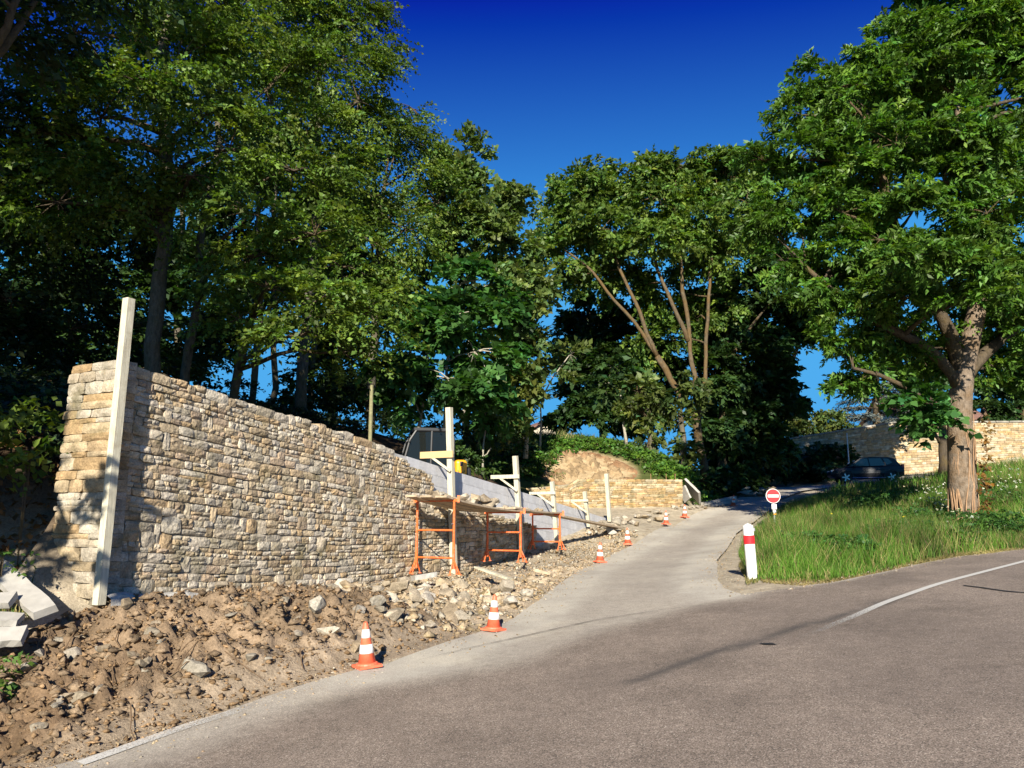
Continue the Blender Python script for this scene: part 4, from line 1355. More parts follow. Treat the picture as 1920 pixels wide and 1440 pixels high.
# ------------------------------------------------------------------ far boundary wall
FA = P(1395, 905, 57.0)[:2]; FB = P(1690, 890, 56.0)[:2]; FC = P(2010, 885, 52.0)[:2]
far_wall = thing("boundary_wall", "high old stone wall behind the dark car, half sunlit, half in tree shade", "wall", (FB[0], FB[1], Hs(*FB)))
FPL = np.vstack([FA - (FB - FA) * 0.25, FA, FB, FC])
fseg = np.r_[0, np.cumsum(np.hypot(*np.diff(FPL, axis=0).T))]
FTOP = [P(1340, 850, 57.5)[2], P(1400, 838, 57)[2], P(1690, 793, 56)[2], P(1990, 792, 52)[2]]
def far_xy(s_, o):
    i = int(np.clip(np.searchsorted(fseg, s_) - 1, 0, len(fseg) - 2))
    a, b = FPL[i], FPL[i + 1]; d = (b - a) / np.hypot(*(b - a)); n_ = np.array([d[1], -d[0]])
    p = a + d * (s_ - fseg[i]) + n_ * o
    return p
_fs = np.linspace(0, fseg[-1], 60)
_fb = np.array([Hs(*far_xy(q, 0.1)) - 0.15 for q in _fs])
def far_fn(s_, h_, o):
    p = far_xy(s_, o)
    zb_ = np.interp(s_, _fs, _fb); zt_ = np.interp(s_, fseg, FTOP)
    return (p[0], p[1], zb_ + (zt_ - zb_) * h_)
mb = MB(); h = 0.0
PALF = PAL * np.array([1.05, 1.02, 0.92])
while h < 0.995:
    dh = rng.uniform(0.035, 0.055)
    if h + dh > 0.98: dh = 1 - h
    s_ = rng.uniform(0, .2)
    while s_ < fseg[-1] - 0.2:
        L = rng.uniform(0.22, 0.62)
        v, f = stone_geo(far_fn, s_, min(s_ + L, fseg[-1]), h, h + dh, 0.12, rng.uniform(0.01, 0.035), rng, 3, 3)
        mb.add(v, f, PALF[rng.randrange(10)] * rng.uniform(0.8, 1.2))
        s_ += L
    h += dh
tag(mb.build("stone_facing", MAT['far_stone'], far_wall), kind='stuff')
m = MB(); vs = []; f = []
for i, q in enumerate(_fs):
    zt_ = float(np.interp(q, fseg, FTOP)) - 0.01; a = far_xy(q, -0.03); b = far_xy(q, -0.5)
    vs += [(a[0], a[1], _fb[i] - .3), (a[0], a[1], zt_), (b[0], b[1], zt_), (b[0], b[1], _fb[i] - .3)]
for i in range(len(_fs) - 1):
    for j in range(4):
        f.append((i * 4 + j, i * 4 + (j + 1) % 4, (i + 1) * 4 + (j + 1) % 4, (i + 1) * 4 + j))
f += [(3, 2, 1, 0), tuple((len(_fs) - 1) * 4 + j for j in range(4))]
m.add(vs, f); m.build("core", MAT['mortar'], far_wall)
s_ = 0.1
while s_ < fseg[-1] - 0.8:
    L = rng.uniform(0.6, 1.1); a = far_xy(s_ + .02, -0.24); b = far_xy(min(s_ + L - .02, fseg[-1]), -0.24)
    za = float(np.interp(s_, fseg, FTOP)); zb2 = float(np.interp(s_ + L, fseg, FTOP))
    mm = MB(); mm.beam((a[0], a[1], za + .065), (b[0], b[1], zb2 + .065 + rng.uniform(-.02, .02)), 0.62, 0.12)
    mm.build("coping_stone", MAT['slab'] if rng.random() < .3 else MAT['far_cope'] if 'far_cope' in MAT else MAT.setdefault('far_cope', simple("mossy_coping", (0.24, 0.22, 0.18), 0.95, var=0.35, scale=3)), far_wall)
    s_ += L

# ------------------------------------------------------------------ traffic cones
def make_cone(label, loc):
    t = thing("traffic_cone", label, "traffic cone", loc, "orange and white traffic cones along the lane", local=True)
    m = MB(); m.box((0, 0, 0.014), (0.27, 0.27, 0.028)); m.lathe([(0.128, 0.027), (0.122, 0.045), (0.100, 0.052)], 20)
    m.build("base", MAT['cone_o'], t)
    r = lambda z_: lerp(0.100, 0.024, (z_ - 0.05) / 0.45)
    m = MB(); m.lathe([(r(0.05), 0.05), (r(0.47), 0.47), (r(0.49) * .9, 0.488), (0.014, 0.5), (0.012, 0.488)], 24); m.build("body", MAT['cone_o'], t, True)
    for z0, z1 in ((0.155, 0.25), (0.325, 0.415)):
        m = MB(); m.lathe([(r(z0) + .001, z0 - .001), (r(z0) + .0035, z0), (r(z1) + .0035, z1), (r(z1) + .001, z1 + .001)], 24); m.build("white_band", MAT['cone_w'], t, True)
    return t
cones = [((688, 1256, None), "nearest traffic cone, standing in front of the big grey boulder", -.06),
         ((925, 1186, None), "second nearest cone, on the lane edge beside the flat dusty stone", .04),
         ((1125, 1057, None), "cone below the farthest trestle, third along the lane edge", .03),
         ((1177, 1023, None), "cone just past the foot of the ramp board", -.02),
         ((1249, 985, None), "cone in front of the right half of the terrace wall", .02),
         ((1284, 972, None), "cone straight below the right end of the terrace wall", .03),
         ((1375, 950, None), "farthest, leaning cone beside the pale beams", .10)]
c0 = None
for (px, py, _), lab, tilt in cones:
    g = G(px, py, 6)
    zc = max(Hs(g[0], g[1]) + 0.03, g[2])
    if c0 is None:
        c0 = make_cone(lab, (g[0], g[1], zc)); c = c0
    else:
        c = copy_tree(c0); c['label'] = lab
    c.location = (g[0], g[1], zc); c.rotation_euler = (tilt * .4, tilt, rng.uniform(0, 1.5))

# ------------------------------------------------------------------ white bollard with a red band
g = G(1411, 1084, 8)
lean = -0.045
bl = thing("marker_post", "white roadside marker post with a red band at the grass corner", "bollard", (g[0], g[1], g[2]), local=True)
bl.rotation_euler = (0, lean, 0.25)
bh = 100 * mpp(g) * 1.005; bw = 0.5 * 19.5 * mpp(g)
m = MB(); m.lathe([(bw, -0.1), (bw, bh * .62)], 28); m.build("shaft", MAT['white'], bl, False)
m = MB(); m.lathe([(bw, bh * .78), (bw, bh * .95), (bw * .5, bh * .985), (bw * .05, bh * 1.0)], 28); m.build("cap", MAT['white'], bl, False)
m = MB(); m.lathe([(bw, bh * .62), (bw + .006, bh * .622), (bw + .006, bh * .778), (bw, bh * .78)], 28); m.build("red_band", MAT['red'], bl)
m = MB(); m.box((bw + .02, 0.02, bh * .88), (0.05, 0.04, 0.06)); m.box((bw + 0.012, 0.03, bh * .5), (0.02, 0.03, bh * .8)); m.build("bracket", MAT['signgrey'], bl)

# ------------------------------------------------------------------ no entry sign
c = P(1449.5, 930, 26.0); gz = Hs(c[0], c[1] + .1)
sg_ = thing("road_sign", "round red no entry sign with a white bar at the grass edge", "sign", (c[0], c[1], gz))
rr = 13.6 * mpp(c)
import bmesh
def disc(name, center, rad, th, mat, parent, ny=-1, n=40):
    m = MB(); ang = np.arange(n) * 2 * math.pi / n
    a = np.c_[rad * np.cos(ang), np.full(n, -th / 2), rad * np.sin(ang)] + center
    b = np.c_[rad * np.cos(ang), np.full(n, th / 2), rad * np.sin(ang)] + center
    f = [tuple(range(n)), tuple(range(2 * n - 1, n - 1, -1))] + [(i, i + n, (i + 1) % n + n, (i + 1) % n) for i in range(n)]
    m.add(np.vstack([a, b]), f)
    return m.build(name, mat, parent)
disc("sign_plate", c, rr, 0.012, MAT['signwhite'], sg_)
disc("red_disc", c + np.array([0, -0.009, 0]), rr * .93, 0.005, MAT['signred'], sg_)
m = MB(); m.box(c + np.array([0, -0.017, 0.0]), (rr * 1.5, 0.005, rr * .36)); m.build("white_bar", MAT['signwhite'], sg_)
pm = mpp(c)
m = MB(); m.tube([(c[0] + .03, c[1] + .035, gz - .3), (c[0], c[1] + .035, c[2] + rr * .6)], [0.03, 0.03], 10); m.build("pole", MAT['steel'], sg_)
pc = P(1451.5, 950, 25.98)
m = MB(); m.box(pc, (9 * pm, 0.008, 9.5 * pm)); m.build("small_plate", MAT['signwhite'], sg_)
m = MB()
for k in range(10):
    a0 = k * 0.628; m.beam(pc + np.array([math.cos(a0) * .04, -.006, math.sin(a0) * .04]), pc + np.array([math.cos(a0 + .63) * .04, -.006, math.sin(a0 + .63) * .04]), 0.004, 0.01)
m.build("emblem", MAT['signgrey'], sg_)
pc = P(1452, 958.5, 25.99); m = MB(); m.box(pc, (5.5 * pm, 0.02, 4 * pm)); m.build("collar_sticker", MAT['signwhite'], sg_)
pc = P(1452.5, 964, 25.99); m = MB(); m.box(pc, (5 * pm, 0.07, 2 * pm)); m.build("yellow_sticker", MAT['yellow'], sg_)

# ------------------------------------------------------------------ dark SUV
cp = P(1623, 905, 50.0); cz = Hs(cp[0], cp[1])
suv = thing("parked_car", "dark grey SUV parked before the high wall in tree shade", "car", (cp[0], cp[1], max(cz, cp[2] - .1)), local=True)
suv.rotation_euler = (0, 0, math.pi + R(-12))
# local x forward; half width .9
st = [(-2.18, .55, .98, .74), (-2.12, .42, 1.08, .82), (-1.75, .32, 1.12, .88), (-1.0, .30, 1.05, .91), (0, .30, 1.02, .91), (1.0, .30, 1.00, .91), (1.35, .32, .98, .90), (1.85, .36, .92, .87), (2.12, .42, .82, .78), (2.2, .5, .72, .66)]
vs = []; f = []
for x_, z0, z1, w in st:
    zm = (z0 + z1) / 2
    vs += [(x_, -w * .93, z0), (x_, -w, zm - .05), (x_, -w * .99, zm + .12), (x_, -w * .90, z1), (x_, w * .90, z1), (x_, w * .99, zm + .12), (x_, w, zm - .05), (x_, w * .93, z0)]
for i in range(len(st) - 1):
    for j in range(8):
        f.append((i * 8 + j, (i + 1) * 8 + j, (i + 1) * 8 + (j + 1) % 8, i * 8 + (j + 1) % 8))
f += [tuple(range(8)), tuple((len(st) - 1) * 8 + j for j in range(7, -1, -1))]
m = MB(); m.add(vs, f)
body = m.build("body", MAT['paint'], suv, False)
mod = body.modifiers.new("bevel", 'BEVEL'); mod.width = 0.05; mod.segments = 3; mod.limit_method = 'ANGLE'; mod.angle_limit = R(25)
# greenhouse
prof = [(-1.98, 1.10), (-1.62, 1.54), (-1.25, 1.63), (-.3, 1.655), (.35, 1.60), (1.15, 1.03)]
def gh(name, prof_, w0, w1, mat, grow=0.0):
    m = MB(); n = len(prof_); zmin, zmax = 1.0, 1.65
    w = lambda z_: lerp(w0, w1, (z_ - zmin) / (zmax - zmin)) + grow
    L_ = [(x_, -w(z_), z_) for x_, z_ in prof_]; R_ = [(x_, w(z_), z_) for x_, z_ in prof_]
    f = [(i, i + 1, n + i + 1, n + i) for i in range(n - 1)] + [(n - 1, 0, n, 2 * n - 1)] + [tuple(range(n - 1, -1, -1)), tuple(n + i for i in range(n))]
    m.add(L_ + R_, f); return m.build(name, mat, suv)
cabin = gh("cabin", prof, .83, .64, MAT['paint'])
def side_win(name, pts):
    for sgn in (-1, 1):
        w = lambda z_: sgn * (lerp(.83, .64, (z_ - 1.0) / .65) + .006)
        m = MB(); n = len(pts); a = [(x_, w(z_), z_) for x_, z_ in pts]; b = [(x_, w(z_) - sgn * .02, z_) for x_, z_ in pts]
        f = [tuple(range(n)), tuple(range(2 * n - 1, n - 1, -1))] + [(i, i + n, (i + 1) % n + n, (i + 1) % n) for i in range(n)]
        m.add(a + b, f); m.build(name, MAT['glass'], suv)
side_win("window", [(.92, 1.09), (.33, 1.53), (-.05, 1.56), (-.1, 1.07)])
side_win("window", [(-.18, 1.07), (-.13, 1.56), (-.85, 1.56), (-1.05, 1.10)])
side_win("quarter_window", [(-1.15, 1.13), (-.97, 1.55), (-1.28, 1.52), (-1.5, 1.28)])
m = MB(); m.add([(1.13, -.70, 1.06), (1.13, .70, 1.06), (.40, .60, 1.585), (.40, -.60, 1.585)] , [(0, 1, 2, 3)]); 
vsx = np.array(m.v[0]) + np.array([.012, 0, .012]); m.v[0] = vsx; m.add(vsx - np.array([.02, 0, .02]), [(3, 2, 1, 0)]); m.build("windscreen", MAT['glass'], suv)
wme = None
for x_, y_ in ((1.32, -.80), (-1.38, -.80), (1.32, .80), (-1.38, .80)):
    wroot = bpy.data.objects.new("wheel", None); COL.objects.link(wroot); wroot.parent = suv; wroot.location = (x_, y_, .36); wroot.rotation_euler = (math.pi / 2, 0, 0)
    if wme is None:
        m = MB(); m.lathe([(.25, -.12), (.34, -.12), (.365, -.08), (.365, .08), (.34, .12), (.25, .12)], 28); tyre_me = m.mesh("tyre"); tyre_me.materials.append(MAT['rubber'])
        m = MB(); m.lathe([(.25, -.10), (.255, -.06), (.255, .06), (.25, .10)], 28); rim_me = m.mesh("rim"); rim_me.materials.append(MAT['black'])
        m = MB()
        for k in range(5):
            a0 = k * 1.2566
            for sg2 in (-1, 1):
                m.beam((0, 0, .126 * sg2), (math.cos(a0) * .245, math.sin(a0) * .245, .126 * sg2), .075, .02)
        sp_me = m.mesh("spokes"); sp_me.materials.append(MAT['alloy']); wme = 1
    for nme, me in (("tyre", tyre_me), ("rim", rim_me), ("spokes", sp_me)):
        o = bpy.data.objects.new(nme, me); COL.objects.link(o); o.parent = wroot
for sg2 in (-1, 1):
    m = MB(); m.tube([(-1.0, .935 * sg2, .33), (.95, .935 * sg2, .33)], [.02, .02], 6); m.build("sill_trim", MAT['alloy'], suv)
    m = MB(); m.box((.78, 1.0 * sg2, 1.10), (.12, .2, .14)); m.build("mirror", MAT['paint'], suv)
    m = MB(); m.box((-2.10, .66 * sg2, 1.02), (.14, .24, .30)); m.build("tail_light", MAT['taillight'], suv)
    m = MB(); m.box((2.08, .58 * sg2, .78), (.16, .34, .12)); m.build("headlight", MAT['headlight'], suv)
    for xx in (1.32, -1.38):
        m = MB(); ang = np.linspace(0.05, math.pi - .05, 12); pts = [(xx + .43 * math.cos(a), .90 * sg2, .36 + .43 * math.sin(a)) for a in ang]
        m.tube(pts, [.045] * 12, 6); m.build("wheel_arch", MAT['black'], suv)
    for xx in (.5, -.6):
        m = MB(); m.box((xx - .3, .918 * sg2, .86), (.16, .02, .03)); m.build("door_handle", MAT['black'], suv)

# ------------------------------------------------------------------ mini excavator behind the wall
ep = P(806, 850, 20.2); ez = Hs(ep[0], ep[1])
ex = thing("mini_excavator", "black-cabbed mini excavator standing behind the block wall", "excavator", (ep[0], ep[1], ez), local=True)
ctop = P(806, 811, 20.2)[2] - ez
ex['_local'] = 1
ex.rotation_euler = (0, 0, math.pi + math.atan2(0.25, 1))
cb = ctop - 1.45                                         # cab floor
# local x = forward (points left in the picture)
for sg2 in (-1, 1):
    m = MB(); pr = [(-.75, .05), (-.85, .2), (-.75, .36), (.75, .36), (.85, .2), (.75, .05)]
    a = [(x_, sg2 * .55 - .13, z_) for x_, z_ in pr]; b = [(x_, sg2 * .55 + .13, z_) for x_, z_ in pr]; n = 6
    m.add(a + b, [tuple(range(n)), tuple(range(2 * n - 1, n - 1, -1))] + [(i, i + n, (i + 1) % n + n, (i + 1) % n) for i in range(n)]); m.build("track", MAT['rubber'], ex)
m = MB(); m.box((-.15, 0, (cb + .4) / 2), (1.0, .9, max(.2, cb - .4))); m.build("undercarriage", MAT['black'], ex)
m = MB(); m.box((-.72, 0, cb + .22), (.55, 1.2, .62)); 
hood = m.build("hood", MAT['black'], ex); md = hood.modifiers.new("bevel", 'BEVEL'); md.width = .08; md.segments = 3
FR = [(-.52, cb), (-.55, cb + 1.25), (-.45, ctop), (.42, ctop), (.58, cb + 1.2), (.80, cb + .35), (.78, cb)]
def bars(name, pairs, r, mat):
    m = MB()
    for a, b in pairs: m.tube([a, b], [r, r], 6)
    return m.build(name, mat, ex)
for yy in (-.48, .48):
    pr = []
    for (a, b) in zip(FR, FR[1:] + FR[:1]): pr.append(((a[0], yy, a[1]), (b[0], yy, b[1])))
    pr.append(((.05, yy, cb), (.02, yy, ctop))); pr.append(((.02, yy, cb + .6), (.7, yy, cb + .62)))
    bars("cab_frame", pr, .032, MAT['black'])
    for poly in ([(-.5, cb + .35), (-.53, cb + 1.22), (-.44, ctop - .04), (.0, ctop - .04), (.02, cb + .35)], [(.06, cb + .2), (.04, ctop - .04), (.41, ctop - .04), (.56, cb + 1.2), (.76, cb + .36)]):
        m = MB(); n = len(poly); a = [(x_, yy - .004, z_) for x_, z_ in poly]; b = [(x_, yy + .004, z_) for x_, z_ in poly]
        m.add(a + b, [tuple(range(n)), tuple(range(2 * n - 1, n - 1, -1))] + [(i, i + n, (i + 1) % n + n, (i + 1) % n) for i in range(n)]); m.build("side_window", MAT['cabglass'], ex)
m = MB(); m.box((-.02, 0, ctop + .03), (1.0, 1.02, .07)); rf = m.build("roof", MAT['black'], ex)
m = MB(); m.add([(.43, -.45, ctop - .03), (.43, .45, ctop - .03), (.59, .45, cb + 1.2), (.59, -.45, cb + 1.2)], [(0, 1, 2, 3)]); m.add([(.59, -.45, cb + 1.19), (.59, .45, cb + 1.19), (.81, .45, cb + .36), (.81, -.45, cb + .36)], [(0, 1, 2, 3)]); m.build("windscreen", MAT['cabglass'], ex)
m = MB(); m.box((-.15, 0, cb + .35), (.45, .5, .14)); m.box((-.36, 0, cb + .7), (.12, .5, .7)); m.build("seat", MAT['black'], ex)
m = MB(); m.tube([(.45, .1, cb + .2), (.35, .12, cb + .75)], [.02, .02], 6); m.tube([(.45, -.1, cb + .2), (.35, -.12, cb + .75)], [.02, .02], 6); m.build("control_lever", MAT['black'], ex)
m = MB(); m.box((-.72, 0, cb + .50), (.32, 1.30, .42)); cw = m.build("counterweight", MAT['yellow'], ex); md = cw.modifiers.new("bevel", 'BEVEL'); md.width = .09; md.segments = 4
m = MB()
for k in range(8):
    a0 = math.pi + k * .39; m.beam((-.72 + .09 * math.cos(a0), .655, cb + .45 + .09 * math.sin(a0)), (-.72 + .09 * math.cos(a0 + .39), .655, cb + .45 + .09 * math.sin(a0 + .39)), .01, .018, up=(0, 1, 0))
m.box((-.72, .655, cb + .60), (.07, .008, .12)); m.build("warning_emblem", MAT['black'], ex)
m = MB(); m.box((.86, .42, cb + .42), (.10, .09, .13)); m.build("work_light", MAT['taillight'], ex)
m = MB(); m.beam((.85, 0, cb - .05), (1.75, 0, cb + .45), .16, .2); m.beam((1.7, 0, cb + .45), (2.0, 0, cb - .6), .13, .16); m.build("boom", MAT['yellow'], ex)
m = MB(); m.box((1.95, 0, cb - .85), (.3, .5, .45)); m.build("bucket", MAT['black'], ex)

# ------------------------------------------------------------------ foliage machinery
def spray_leaves(O, D, Nn, L, k, leaf, width, droop, tint, tvar=0.25, flip=0.0, fold=0.12, njit=0.35, seed=1):
    """O,D,Nn: n x 3 spray origins, directions, plane normals. Leaves alternate along each twig."""
    r = np.random.default_rng(seed)
    n = len(O)
    B = np.cross(D, Nn); B /= np.linalg.norm(B, axis=1, keepdims=True) + 1e-9
    t = (np.arange(k) + 0.6) / k
    t = np.clip(t[None] + r.uniform(-.08, .08, (n, k)), 0.02, 1.1)
    Ls = L * r.uniform(0.7, 1.3, (n, 1))
    pos = O[:, None] + D[:, None] * (Ls * t)[..., None]
    pos[..., 2] -= droop * (Ls * t ** 2)
    side = np.where(np.arange(k) % 2 == 0, 1.0, -1.0)[None, :, None]
    ax = D[:, None] * r.uniform(.2, .9, (n, k, 1)) + B[:, None] * side * r.uniform(.4, 1.0, (n, k, 1)) + r.normal(0, .22, (n, k, 3))
    ax[..., 2] -= droop * 0.8 * t
    ax /= np.linalg.norm(ax, axis=2, keepdims=True)
    nn = Nn[:, None] + r.normal(0, njit, (n, k, 3))
    c = np.cross(ax, nn); c /= np.linalg.norm(c, axis=2, keepdims=True) + 1e-9
    nn = np.cross(c, ax)
    l = leaf * r.uniform(.5, 1.5, (n, k, 1)); w = l * width
    p0 = pos; p1 = pos + ax * l * .45 + c * w * .5 + nn * l * fold; p2 = pos + ax * l - nn * l * .08; p3 = pos + ax * l * .45 - c * w * .5 + nn * l * fold
    V = np.stack([p0, p1, p2, p3], 2).reshape(-1, 3)
    Q = np.arange(n * k * 4).reshape(-1, 4)
    st_ = r.normal(1, tvar, (n, 1, 1)).clip(.45, 1.7) * r.normal(1, .15, (n, k, 1)).clip(.5, 1.6)
    hue = r.normal(0, .12, (n, 1, 1))
    if np.ndim(tint) == 1: tint = np.tile(np.asarray(tint, float), (n, 1))
    T = tint[:, None] * st_ * np.concatenate([1 + hue, np.ones_like(hue), 1 - hue], 2)
    T = np.repeat(T.reshape(-1, 3), 4, 0).clip(.004, .6)
    return V, Q, T

def merge(parts):
    Vs, Qs, Ts = [], [], []; k = 0
    for V, Q, T in parts:
        Vs.append(V); Qs.append(Q + k); Ts.append(T); k += len(V)
    return np.vstack(Vs), np.vstack(Qs), np.vstack(Ts)

STY = {
    # leaf length, aspect, leaves per spray, spray length, droop, up bias, density, tint, normal jitter
    'beech':  dict(leaf=.086, asp=.62, k=18, L=.85, droop=.36, up=.72, dens=7.4, tint=(.108, .172, .028), nj=.5, clump=48, flat=.5),
    'ash':    dict(leaf=.128, asp=.38, k=18, L=.42, droop=.2, up=.42, dens=9.4, tint=(.086, .172, .024), nj=.55),
    'poplar': dict(leaf=.15, asp=.8, k=12, L=.55, droop=.15, up=.35, dens=8.0, tint=(.125, .185, .05), nj=.6),
    'maple':  dict(leaf=.16, asp=.85, k=11, L=.5, droop=.35, up=.9, dens=7.5, tint=(.046, .125, .028), nj=.4),
    'birch':  dict(leaf=.18, asp=.55, k=14, L=.75, droop=.25, up=.4, dens=5.5, tint=(.105, .172, .030), nj=.6),
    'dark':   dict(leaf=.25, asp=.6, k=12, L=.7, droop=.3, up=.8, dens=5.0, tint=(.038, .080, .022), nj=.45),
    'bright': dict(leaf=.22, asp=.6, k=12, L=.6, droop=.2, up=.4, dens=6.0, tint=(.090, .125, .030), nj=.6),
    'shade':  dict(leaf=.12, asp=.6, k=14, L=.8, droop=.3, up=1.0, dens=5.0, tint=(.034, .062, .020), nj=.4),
}
_seed = [50]
DEN, LSC = 2.4, 1.28
def crown_parts(blobs, style, scale=1.0, lump=0.55):
    S = STY[style]
    out = []; twigs = []
    for (c, r3) in blobs:
        hid = len(r3) > 3
        r3 = tuple(r3[:3])
        _seed[0] += 1
        r = np.random.default_rng(_seed[0])
        area = 4 * math.pi * ((r3[0] * r3[1]) ** 1.6 / 3 + (r3[0] * r3[2]) ** 1.6 / 3 + (r3[1] * r3[2]) ** 1.6 / 3) ** (1 / 1.6)
        n = max(12, int(area * S['dens'] * scale * 0.75 * DEN * (.32 if hid else 1)))
        m = max(9, int(n / S.get('clump', 32)))
        # lump centres on the ellipsoid, then sprays round each
        u = r.normal(size=(m, 3)); u /= np.linalg.norm(u, axis=1, keepdims=True)
        lc = u * r.uniform(.35, 1.0, (m, 1))
        idx = r.integers(0, m, n)
        off = r.normal(size=(n, 3)); off /= np.linalg.norm(off, axis=1, keepdims=True); off *= np.array([1.15, 1.15, S.get('flat', .85)])
        q = lc[idx] + off * (r.random((n, 1)) ** .5) * lump * .62
        O = np.asarray(c) + q * np.asarray(r3)
        out_d = lc[idx] * np.asarray(r3)[None] + off * .4 * np.mean(r3)
        out_d /= np.linalg.norm(out_d, axis=1, keepdims=True) + 1e-9
        D = out_d + r.normal(0, .35, (n, 3)); D[:, 2] *= .5; D[:, 2] -= .05
        D /= np.linalg.norm(D, axis=1, keepdims=True)
        Nn = np.array([0, 0, 1.0]) * S['up'] + out_d * (1.05 - S['up'] * .6) + r.normal(0, .25, (n, 3))
        Nn -= D * (Nn * D).sum(1, keepdims=True); Nn /= np.linalg.norm(Nn, axis=1, keepdims=True) + 1e-9
        lt = r.normal(1, .16, m).clip(.6, 1.5)[idx][:, None]
        tint = np.array(S['tint'])[None] * lt
        out.append(spray_leaves(O, D, Nn, S['L'], S['k'], S['leaf'] * LSC * (1.9 if hid else 1), S['asp'], S['droop'], tint, .22, njit=S['nj'], seed=_seed[0] + 999))
        for i in range(min(m, 16)):
            twigs.append((np.asarray(c), np.asarray(c) + lc[i] * np.asarray(r3) * .95))
    return out, twigs

def limb_path(a, b, sag, r, n=6, wob=.12):
    t = np.linspace(0, 1, n)[:, None]
    d = b - a; L = np.linalg.norm(d)
    p = a + d * t + np.array([0, 0, 1.0]) * sag * L * np.sin(t * math.pi)
    w = np.array([[r.gauss(0, wob) * L * .25 for _ in range(3)] for _ in range(n)]); w[0] = 0; w[-1] = 0
    return p + w * .5

def tree(name, label, cat, stems, blobs, style, bark, group=None, scale=1.0, stem_r=None, leafmat='leaf', lump=.55, twig=True, limb_r=.10, extra_leaf=None):
    """stems: list of (pixel path [(px,py,Y)...], r0, r1). blobs: (px,py,Y,rx_px,ry_px[,depth_m])"""
    r = random.Random(len(label) * 7 + int(stems[0][0][0][0]))
    base = P(*stems[0][0][0])
    t = thing(name, label, cat, base, group)
    mb = MB(); allp = []
    for path, r0, r1 in stems:
        pts = np.array([P(*q) for q in path])
        seg = np.r_[0, np.cumsum(np.linalg.norm(np.diff(pts, axis=0), axis=1))]
        n = max(6, int(seg[-1] / .6))
        s_ = np.linspace(0, seg[-1], n)
        q = np.stack([np.interp(s_, seg, pts[:, i]) for i in range(3)], 1)
        q[1:-1] = (q[:-2] + 2 * q[1:-1] + q[2:]) / 4
        wv = np.cumsum(np.array([[r.gauss(0, 1) for _ in range(3)] for _ in range(n)]), 0)
        wv -= np.linspace(wv[0], wv[-1], n); wv[:, 2] *= .3
        q = q + wv * ((.05 + .10 * r1) if bark != 'bark_ash' else .03 * np.linspace(0, 1, n)[:, None])
        rad = (r1 + (r0 - r1) * np.linspace(1, 0, n) ** .8) * (1 + .06 * np.array([r.gauss(0, 1) for _ in range(n)]))
        if path is stems[0][0]:
            rad[0] *= 1.28; 
        if bark == 'bark_ash' and path is not stems[0][0]:
            lm = MB(); lm.tube(q, rad, 10); lm.build("limb", MAT['bark_limb'], t, True)
        else:
            mb.tube(q, rad, 12 if r0 > .2 else 8)
        allp.append((q, rad))
    mb.build("trunk", MAT[bark], t, True)
    bl = []
    for b in blobs:
        if b[0] == 'w':
            bl.append((np.array(b[1:4], float), (*b[4:7], 1))); continue
        c = P(*b[:3]); m_ = mpp(c)
        rx, rz = b[3] * m_, b[4] * m_
        ry = b[5] if len(b) > 5 else (rx + rz) / 2 * .85
        bl.append((c, (rx, ry, rz)))
    parts, twigs = crown_parts(bl, style, scale, lump)
    if extra_leaf: parts += extra_leaf
    V, Q, T = merge(parts)
    link("crown", quads_mesh("crown", V, Q, T), MAT[leafmat], t)
    if twig:
        mb = MB()
        P_all = np.vstack([q for q, _ in allp]); R_all = np.concatenate([x for _, x in allp])
        for c, r3 in bl:
            r3 = r3[:3]
            d = np.linalg.norm(P_all - c, axis=1) + 1.2 * np.maximum(0, P_all[:, 2] - c[2] + .3)
            i = int(np.argmin(d))
            rr0 = min(R_all[i] * .6, limb_r)
            pth = limb_path(P_all[i], c, .06, r)
            mb.tube(pth, np.linspace(rr0, rr0 * .35, len(pth)), 6, cap=False)
        for a, b in twigs:
            pth = limb_path(a, b, .08, r, 4)
            mb.tube(pth, np.linspace(limb_r * .28, .006, 4), 4, cap=False)
        mb.build("limbs", MAT['bark_limb' if bark in ('bark_ash', 'bark_beech') else bark], t, True)
    return t

# ------------------------------------------------------------------ trees
LG = "tall trees behind the stone wall"
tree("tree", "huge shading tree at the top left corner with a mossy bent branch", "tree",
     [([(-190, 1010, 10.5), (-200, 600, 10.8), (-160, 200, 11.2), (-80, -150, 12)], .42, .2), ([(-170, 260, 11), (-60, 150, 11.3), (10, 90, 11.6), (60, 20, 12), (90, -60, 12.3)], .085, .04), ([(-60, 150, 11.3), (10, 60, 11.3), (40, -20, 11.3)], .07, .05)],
     [(40, 30, 13, 110, 100), (-120, 120, 12, 150, 150), (120, -120, 13, 170, 130), (-200, -150, 10, 200, 200), ('w', -10.2, 2.0, 6.2, 2.9, 2.6, 3.0), ('w', -11, 3.5, 11, 4, 3, 3.5), ('w', -9.2, 6.5, 12, 2.6, 2.4, 2.4), ('w', -9.5, 5, 8.5, 2.2, 2.0, 2.0), ('w', -13, 6, 16, 3.6, 3, 3), ('w', -15.5, 5, 12, 3.6, 3, 3), ('w', -10.4, 6, 14.8, 2.4, 2.2, 2.2), ('w', -12, 7.5, 20, 3.2, 3, 2.5), ('w', -16, 7, 19, 3.4, 3, 3), ('w', -6.55, 2.2, 5.5, .75, .5, .45), ('w', -6.9, 3.0, 4.6, .7, .6, .5)],  # world-placed blobs: unseen foliage added to shade bank, wall end and left trees
     'shade', 'bark_ash', LG)
